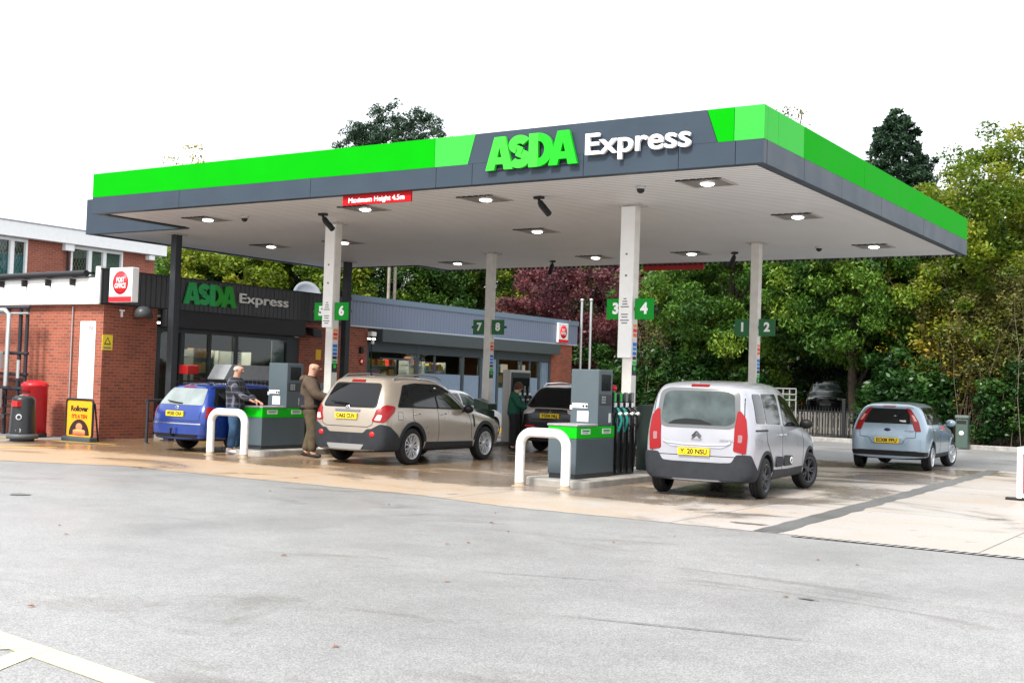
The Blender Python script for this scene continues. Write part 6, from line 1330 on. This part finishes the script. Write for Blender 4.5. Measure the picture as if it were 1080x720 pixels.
person('balding man in a dark checked shirt and jeans, back turned, at the left pump', (q.x, q.y, .004), R(-62), 1.92, P, dict(top=[plaid()], legs=JEAN, shoe=TRN, hair=(GREYH, 'fringe'), long=True, puff=.02, wide=1.12))
q = at(325, 482.5, 2, 0); P = dict(STAND); P.update(elbR=(.26, .10, 1.16), wriR=(.20, .36, 1.10), elbL=(-.26, .08, 1.15), wriL=(-.18, .30, 1.0), face=(.1, 1, .05), head=(0, .04, 1.665), ankL=(-.12, -.06, .085), toeL=(-.14, .08, .03), ankR=(.13, .06, .085), toeR=(.15, .20, .03), kneR=(.12, .07, .5))
person('bald man in a brown hooded jacket and olive trousers beside the beige SUV', (q.x, q.y, .004), R(-52), 2.0, P, dict(top=[BRN, NVY], legs=OLV, shoe=BOOT, hood=True, long=True, puff=.035, wide=1.22, tf=lambda c: 1 if (c.z < 1.34 and abs(c.x) < .19) else 0))
q = at(540, 475, 2, 0); P = dict(STAND); P.update(chest=(0, .02, 1.28), neck=(0, .07, 1.46), head=(0, .13, 1.60), face=(0, .85, -.5), elbR=(.22, .14, 1.14), wriR=(.12, .36, 1.08), elbL=(-.22, .14, 1.14), wriL=(-.12, .36, 1.06))
person('woman in a dark green jumper and black trousers looking down by the black SUV', (q.x, q.y, .004), R(-55), 1.76, P, dict(top=[JGR], legs=BTR, shoe=BTR, hair=(BRH, 'full'), long=True, puff=.015))
# ------------------------------------------------------------------ trees and shrubs
def leaf_mat(name, cols, trans=.3, rough=.5):
    m, N, L, P = nt(name); at_ = N.new('ShaderNodeAttribute'); at_.attribute_name = 'tint'
    st = [(i/(len(cols)-1), c) for i, c in enumerate(cols)]
    c = ramp(N, L, at_.outputs['Fac'], st); L.new(c, P.inputs['Base Color']); P.inputs['Roughness'].default_value = rough; P.inputs['Specular IOR Level'].default_value = .35
    t = N.new('ShaderNodeBsdfTranslucent'); L.new(mixc(N, L, 1, c, (1.0, 1.0, .5), 'MULTIPLY'), t.inputs['Color'])
    mx_ = N.new('ShaderNodeMixShader'); mx_.inputs[0].default_value = trans; L.new(P.outputs[0], mx_.inputs[1]); L.new(t.outputs[0], mx_.inputs[2]); L.new(mx_.outputs[0], N['Material Output'].inputs['Surface'])
    MATS[name] = m; return m
def leaves_mesh(name, C, rad, per, L_, W_, m, parent, droop=.3, seed=0, flat=.5, cl_t=None):
    """C: clump centres (n,3); rad: (n,) clump radii; per: leaves per clump"""
    g = np.random.default_rng(seed); n = len(C)*per
    cc = np.repeat(C, per, 0); rr = np.repeat(rad, per)[:, None]
    d = g.normal(size=(n, 3)); d /= np.linalg.norm(d, axis=1)[:, None]; q = g.random((n, 1))**.45
    pos = cc+d*q*rr*np.array([1, 1, .75])
    ln = g.normal(size=(n, 3)); ln[:, 2] = ln[:, 2]*flat-droop; ln /= np.linalg.norm(ln, axis=1)[:, None]
    sd_ = np.cross(ln, g.normal(size=(n, 3))*.6+np.array([0, 0, 1.0])); sd_ /= np.linalg.norm(sd_, axis=1)[:, None]+1e-9
    s = g.uniform(.6, 1.25, (n, 1)); a = ln*L_*s; b = sd_*W_*s; nrm = np.cross(a, b); nrm /= np.linalg.norm(nrm, axis=1)[:, None]+1e-9
    V = np.empty((n, 4, 3)); V[:, 0] = pos-a; V[:, 1] = pos+b+nrm*W_*.3; V[:, 2] = pos+a; V[:, 3] = pos-b+nrm*W_*.3
    me = bpy.data.meshes.new(name); me.vertices.add(4*n); me.vertices.foreach_set('co', V.reshape(-1)); me.loops.add(4*n); me.loops.foreach_set('vertex_index', np.arange(4*n, dtype=np.int32))
    me.polygons.add(n); me.polygons.foreach_set('loop_start', np.arange(0, 4*n, 4, dtype=np.int32)); me.polygons.foreach_set('loop_total', np.full(n, 4, dtype=np.int32)); me.update(calc_edges=True)
    ct = g.random(len(C)) if cl_t is None else cl_t
    tint = np.clip(np.repeat(ct, per)*.62+g.random(n)*.38, 0, 1); at_ = me.attributes.new('tint', 'FLOAT', 'FACE'); at_.data.foreach_set('value', tint.astype(np.float32))
    me.materials.append(m); o = bpy.data.objects.new(name, me); COL.objects.link(o); o.parent = parent; return o
BARK = mat('bark', (.09, .07, .05), .9, var=.4, scale=6, bump=.8, bscale=20); BARKD = mat('bark_dark', (.035, .028, .022), .9, var=.3)
TWG = mat('twig_grey', (.20, .16, .12), .9, var=.3); TWR = mat('twig_brown', (.11, .07, .045), .9, var=.3)
def lump(d, g, k=5):
    """smooth random bumps over directions, so crowns are uneven"""
    c = g.normal(size=(k, 3)); c /= np.linalg.norm(c, axis=1)[:, None]; w = g.uniform(-.28, .34, k)
    return 1+(np.exp(-((d[:, None, :]-c[None])**2).sum(2)/.35)*w).sum(1)
def tree(name, label, loc, zc, rx, rz, m, kind='broad', nc=150, per=140, L_=.11, W_=.045, cr=.75, seed=1, droop=.3, trunk_r=.22, group='trees round the forecourt', cat='tree', bark=None, ry=None, top=None, hollow=.35, z0=None):
    g = np.random.default_rng(seed); t = thing(name, label, cat, loc, 0, group); bark = bark or BARK; ry = ry or rx
    if kind == 'broad':
        d = g.normal(size=(nc, 3)); d /= np.linalg.norm(d, axis=1)[:, None]; r_ = (hollow+(1-hollow)*g.random(nc)**.55)*lump(d, g, 9)
        C = d*r_[:, None]*np.array([rx, ry, rz])+np.array([0, 0, zc]); keep = C[:, 2] > .25; C = C[keep]
        rad = cr*g.uniform(.6, 1.2, len(C))
    elif kind == 'cone':
        H = top; z = z0+(H-z0)*(1-g.random(nc)**.62*1.0); z = np.maximum(z, z0); z[:60] = H-g.random(60)**1.3*4.5; f = (1-(z-z0)/(H-z0)); a = g.random(nc)*6.283; whorl = .85+.15*np.cos(z*5.2+a*2)
        r_ = rx*(f**.62*.96+.01)*np.sqrt(g.uniform(.25, 1, nc))*whorl; C = np.stack([r_*np.cos(a), r_*np.sin(a), z-.25*r_], 1); rad = cr*(.35+.75*f)*g.uniform(.7, 1.2, nc)
    elif kind == 'spiky':
        tips = g.normal(size=(16, 2))*rx*.55; th = top-np.abs(g.normal(size=16))*1.5-np.linalg.norm(tips, axis=1)*.9; th[0] = top; tips[0] = 0
        k = g.integers(0, 16, nc); h = g.random(nc)**1.4; zt = th[k]; z = zt-h*(zt-z0); sp = .12+.55*h*rx*.45
        C = np.stack([tips[k, 0]+g.normal(size=nc)*sp, tips[k, 1]+g.normal(size=nc)*sp, z], 1); rad = cr*(.25+.9*h)*g.uniform(.7, 1.2, nc)
    leaves_mesh('crown', C, rad, per, L_, W_, m, t, droop, seed+50)
    hi = C[:, 2].max(); b = MB(); n = 7; ln = Vector((g.uniform(-.3, .3), g.uniform(-.3, .3), 0)); tz = hi*.93 if kind != 'broad' else min(zc+rz*.3, hi*.8)
    b.tube([Vector((ln.x*math.sin(i/n*3), ln.y*math.sin(i/n*2), tz*i/n)) for i in range(n+1)], [trunk_r*(1.25 if i == 0 else 1)*(1-.75*i/n) for i in range(n+1)], 9); b.build('trunk', bark, t)
    if kind != 'cone':
        b = MB()
        for i in range(14):
            c = Vector(C[g.integers(0, len(C))]); s = Vector((0, 0, g.uniform(.3, .85)*min(c.z, tz)));
            mid = s.lerp(c, .5)+Vector((0, 0, .25*abs(c.z-s.z))); b.tube([s, s.lerp(mid, .5)+Vector(g.uniform(-.1, .1, 3)), mid, c], [trunk_r*.4, trunk_r*.3, trunk_r*.2, .02], 6)
        b.build('limb', bark, t)['kind'] = 'stuff'
    return t
def twigs(name, label, loc, w, h, n, m, seed, depth=None, rr=.016, lm=None, nl=0, group='shrubs along the back edge', arch_=.5, cat='shrub', L_=.06):
    g = random.Random(seed); t = thing(name, label, cat, loc, 0, group); b = MB(); tips = []
    for i in range(n):
        x0, y0 = g.gauss(0, w*.22), g.gauss(0, (depth or w)*.2); a = g.uniform(0, 6.28); H = h*g.uniform(.45, 1); out = g.uniform(.2, 1)*w*.6; dx, dy = math.cos(a)*out, math.sin(a)*out*(.6)
        pts = []
        for k in range(6):
            s = k/5; pts.append(Vector((x0+dx*s**1.5+g.gauss(0, .05), y0+dy*s**1.5+g.gauss(0, .05), H*(s*(1+arch_)-arch_*s*s*s*1.0)/(1))))
        b.tube(pts, [rr*(1-.15*k) for k in range(6)], 4, cap=False)
        for k in (2, 3, 4):
            p = pts[k]; q = p+Vector((g.gauss(0, .45), g.gauss(0, .45), g.uniform(.1, .8))); q2 = q+Vector((g.gauss(0, .3), g.gauss(0, .3), g.uniform(-.3, .4))); b.tube([p, q, q2], [rr*.6, rr*.4, rr*.25], 3, cap=False); tips += [q, q2, p.lerp(q, .5)]
    b.build('stems', m, t)
    if lm and nl:
        C = np.array([tuple(q) for q in tips]); leaves_mesh('leaves', C, np.full(len(C), .28), nl, L_, L_*.5, lm, t, .2, seed)
    return t
LG1 = leaf_mat('leaf_cherry', [(.012, .04, .006), (.035, .10, .012), (.09, .19, .018), (.27, .36, .04)], .3)
LG1b = leaf_mat('leaf_cherry_dark', [(.012, .038, .008), (.03, .085, .012), (.065, .145, .02), (.15, .23, .035)], .3)
LSP = leaf_mat('leaf_spruce', [(.008, .024, .013), (.016, .045, .022), (.03, .07, .035), (.055, .1, .05)], .1, .6)
LYG = leaf_mat('leaf_yellow_green', [(.04, .08, .01), (.10, .17, .014), (.20, .26, .024), (.36, .36, .04)], .4)
LYE = leaf_mat('leaf_autumn', [(.06, .09, .01), (.2, .2, .02), (.38, .30, .03), (.5, .36, .04)], .4)
LPU = leaf_mat('leaf_purple', [(.03, .012, .018), (.08, .024, .035), (.16, .045, .06), (.26, .09, .10)], .3)
LIV = leaf_mat('leaf_ivy', [(.006, .022, .006), (.014, .05, .01), (.03, .085, .015), (.07, .14, .03)], .15, .35)
LOL = leaf_mat('leaf_olive', [(.04, .06, .012), (.09, .11, .022), (.17, .17, .04), (.26, .23, .07)], .3)
def gp(u, y): p = at(u, 400, 1, y); return (p.x, y, 0)
tree('cherry_tree', 'leafy green tree with drooping yellow-tipped leaves behind the right columns', gp(772, 46), 5.6, 3.7, 3.2, LG1, nc=280, per=400, L_=.09, W_=.036, droop=.8, seed=3, cr=.66)
tree('cherry_tree', 'broad green tree overhanging the black railings and the dark car', gp(903, 45.5), 6.3, 4.1, 3.2, LG1, nc=270, per=400, L_=.09, W_=.036, droop=.8, seed=8, cr=.66)
tree('broadleaf_tree', 'dark green tree filling the gap behind the two drooping trees', gp(770, 53), 6.6, 4.2, 3.8, LG1b, nc=200, per=120, seed=12, cr=1.0, L_=.16, W_=.07)
tree('spruce_tree', 'tall dark pointed spruce rising over the right end of the canopy', gp(940, 52), 0, 4.9, 0, LSP, kind='cone', top=13.9, z0=3.2, nc=2100, per=75, L_=.12, W_=.035, droop=.4, seed=4, cr=.5, bark=BARKD)
tree('broadleaf_tree', 'tall yellow-green tree at the right edge of the picture', gp(1086, 47), 6.9, 4.9, 5.0, LYG, nc=520, per=200, seed=5, cr=.55, L_=.085, W_=.042, hollow=.3)
tree('broadleaf_tree', 'green tree between the spruce and the tall tree on the right edge', gp(1015, 54), 5.2, 3.4, 4.6, LG1b, nc=260, per=220, seed=6, cr=.8)
tree('broadleaf_tree', 'olive green tree behind the tall tree at the right edge', gp(1150, 58), 6.5, 7, 6.5, LG1b, nc=200, per=120, seed=66, cr=1.0, L_=.16, W_=.07)
tree('purple_tree', 'purple-leaved tree behind the far end of the shop', gp(620, 47.5), 4.7, 3.9, 3.3, LPU, nc=300, per=220, seed=7, cr=.58, L_=.085, W_=.038, bark=BARKD)
tree('broadleaf_tree', 'bright yellow-green tree left of the purple tree', gp(556, 58), 6.2, 3.6, 4.0, LYG, nc=200, per=200, seed=9, cr=.8)
tree('broadleaf_tree', 'mid green tree behind the pale cladding near column seven', gp(498, 57), 6.6, 4.4, 4.6, LG1b, nc=230, per=220, seed=10, cr=.85)
tree('broadleaf_tree', 'dark green tree behind the twin poles', gp(440, 54), 6.4, 4.4, 4.4, LG1b, nc=230, per=220, seed=11, cr=.85)
tree('broadleaf_tree', 'green and yellow tree behind the front left column', gp(386, 52), 6.8, 4.2, 4.8, LG1, nc=190, per=130, seed=13, cr=.8)
tree('broadleaf_tree', 'yellow autumn tree behind the satellite dish', gp(325, 50), 6.4, 4.6, 4.6, LYG, nc=230, per=200, seed=14, cr=.8, L_=.15, W_=.07)
tree('broadleaf_tree', 'yellow-green tree behind the word on the shop band', gp(262, 49), 6.6, 4.6, 4.4, LYG, nc=230, per=200, seed=15, cr=.8, L_=.15, W_=.07)
tree('broadleaf_tree', 'green tree at the right end of the upper brick building', gp(205, 48), 6.4, 4.6, 4.6, LG1, nc=190, per=130, seed=16, cr=.85, L_=.15, W_=.07)
tree('cypress_tree', 'dark many-tipped conifer rising above the green band of the canopy', gp(408, 64), 15.4, 4.0, 4.4, LSP, kind='broad', nc=900, per=90, L_=.13, W_=.04, droop=-.6, seed=17, cr=.48, hollow=.15, bark=BARKD)
tree('birch_tree', 'wispy birch with a few yellow leaves above the left of the canopy', gp(190, 56), 14.4, 2.6, 3.2, LYE, nc=90, per=20, seed=18, cr=.55, L_=.11, W_=.06, bark=mat('birch_bark', (.5, .48, .44), .8), trunk_r=.12)
tree('slim_tree', 'small treetop just showing over the pale green panel', gp(485, 70), 0, 1.4, 0, LOL, kind='spiky', top=18.7, z0=13, nc=60, per=50, seed=19, cr=.6, L_=.13, W_=.05)
tree('slim_tree', 'thin bare treetop showing over the near corner of the canopy', gp(828, 66), 17.2, .9, 1.2, LOL, nc=22, per=10, seed=21, cr=.45, L_=.1, W_=.05, trunk_r=.1)
# far belt so no gap shows the horizon
for i, (u, y, l) in enumerate([(828, 70, 'dark tree far behind the pale gutter'), (640, 64, 'dark tree far behind the purple tree'), (700, 60, 'dark tree far behind the front right column'), (905, 66, 'dark tree far behind the black railings'), (975, 62, 'dark tree far behind the spruce'), (1060, 66, 'dark tree far behind the right hedge'), (580, 68, 'dark tree far behind the vent pipes'), (150, 60, 'dark tree far behind the upper brick building')]):
    tree('broadleaf_tree', l, gp(u, y), 4.8, 5.0, 5.2, LG1b, nc=210, per=130, seed=30+i, cr=1.1, L_=.18, W_=.085)
# lower planting
G2 = 'shrubs along the back edge'
tree('laurel_shrub', 'dark glossy shrub behind the hoses of the right pump', gp(697, 44.5), 1.9, 1.9, 2.0, LIV, nc=90, per=130, seed=40, cr=.55, L_=.11, W_=.05, group=G2, cat='shrub', trunk_r=.06)
tree('laurel_shrub', 'dark shrub behind the roof of the silver people carrier', gp(752, 44.5), 1.4, 2.2, 1.6, LIV, nc=100, per=120, seed=41, cr=.55, L_=.11, W_=.05, group=G2, cat='shrub', trunk_r=.06)
tree('laurel_shrub', 'dark shrub at the foot of the purple tree', gp(645, 45.5), 1.7, 2.2, 1.9, LIV, nc=90, per=120, seed=46, cr=.55, L_=.11, W_=.05, group=G2, cat='shrub', trunk_r=.06)
tree('laurel_shrub', 'green-leaved shrub directly behind the pale blue hatchback', gp(955, 43.6), 1.5, 1.9, 1.9, LIV, nc=110, per=140, seed=42, cr=.5, L_=.12, W_=.055, group=G2, cat='shrub', trunk_r=.06)
tree('yellow_shrub', 'yellow-leaved shrub above the green litter bin', gp(998, 45), 3.2, 1.5, 1.8, LYE, nc=60, per=60, seed=43, cr=.45, L_=.09, W_=.05, group=G2, cat='shrub', trunk_r=.07)
tree('olive_shrub', 'tall olive brown shrub at the right edge above the hedge', gp(1068, 45.5), 3.6, 2.8, 3.2, LOL, nc=170, per=110, seed=44, cr=.55, L_=.09, W_=.04, group=G2, cat='shrub', trunk_r=.08, bark=TWG)
twigs('bare_shrub', 'tangled bare brown shrub right of the purple tree', gp(668, 46.5), 3.6, 6.4, 70, TWR, 50, lm=LPU, nl=2)
twigs('bare_shrub', 'bare greyish shrub with olive leaves behind the front right column', gp(702, 45.5), 3.4, 5.0, 70, TWG, 51, lm=LOL, nl=7)
twigs('bare_shrub', 'arching grey twiggy shrub at the right edge of the picture', gp(1055, 44.8), 4.2, 6.2, 110, TWG, 52, lm=LOL, nl=26, rr=.010)
twigs('bare_shrub', 'thin brown stems over the litter bin', gp(1005, 44.2), 2.4, 4.6, 40, TWR, 53, lm=LYE, nl=8, rr=.010)
# clipped ivy hedge along the kerb
t = thing('hedge', 'dark ivy-like hedge behind the kerb on the right', 'hedge', (-3.5, 43.2, 0)); g = np.random.default_rng(60); n = 520
C = np.stack([g.uniform(-5.8, 16, n), g.uniform(-.9, .9, n), g.random(n)**.7*2.1+.15], 1); C[:, 2] *= 1+.18*np.sin(C[:, 0]*1.1)+.1*np.sin(C[:, 0]*2.7+1)
leaves_mesh('leaves', C, np.full(n, .42), 120, .085, .05, LIV, t, .2, 61, cl_t=np.clip(.5+.5*np.sin(C[:, 0]*3+C[:, 2]*2)*g.random(n), 0, 1)); b = MB()
for k in range(44): x = -5.8+k*.5; b.tube([(x, 0, 0), (x+g.uniform(-.2, .2), g.uniform(-.3, .3), 1.0), (x+g.uniform(-.4, .4), g.uniform(-.5, .5), 1.8)], [.03, .02, .01], 5)
b.build('stems', BARKD, t)['kind'] = 'stuff'
tag(sheet('grass_verge', [(-60, 90), (60, 90), (60, 300), (-60, 300)], .05, mat('grass', (.05, .09, .025), .9, var=.4)), kind='structure')
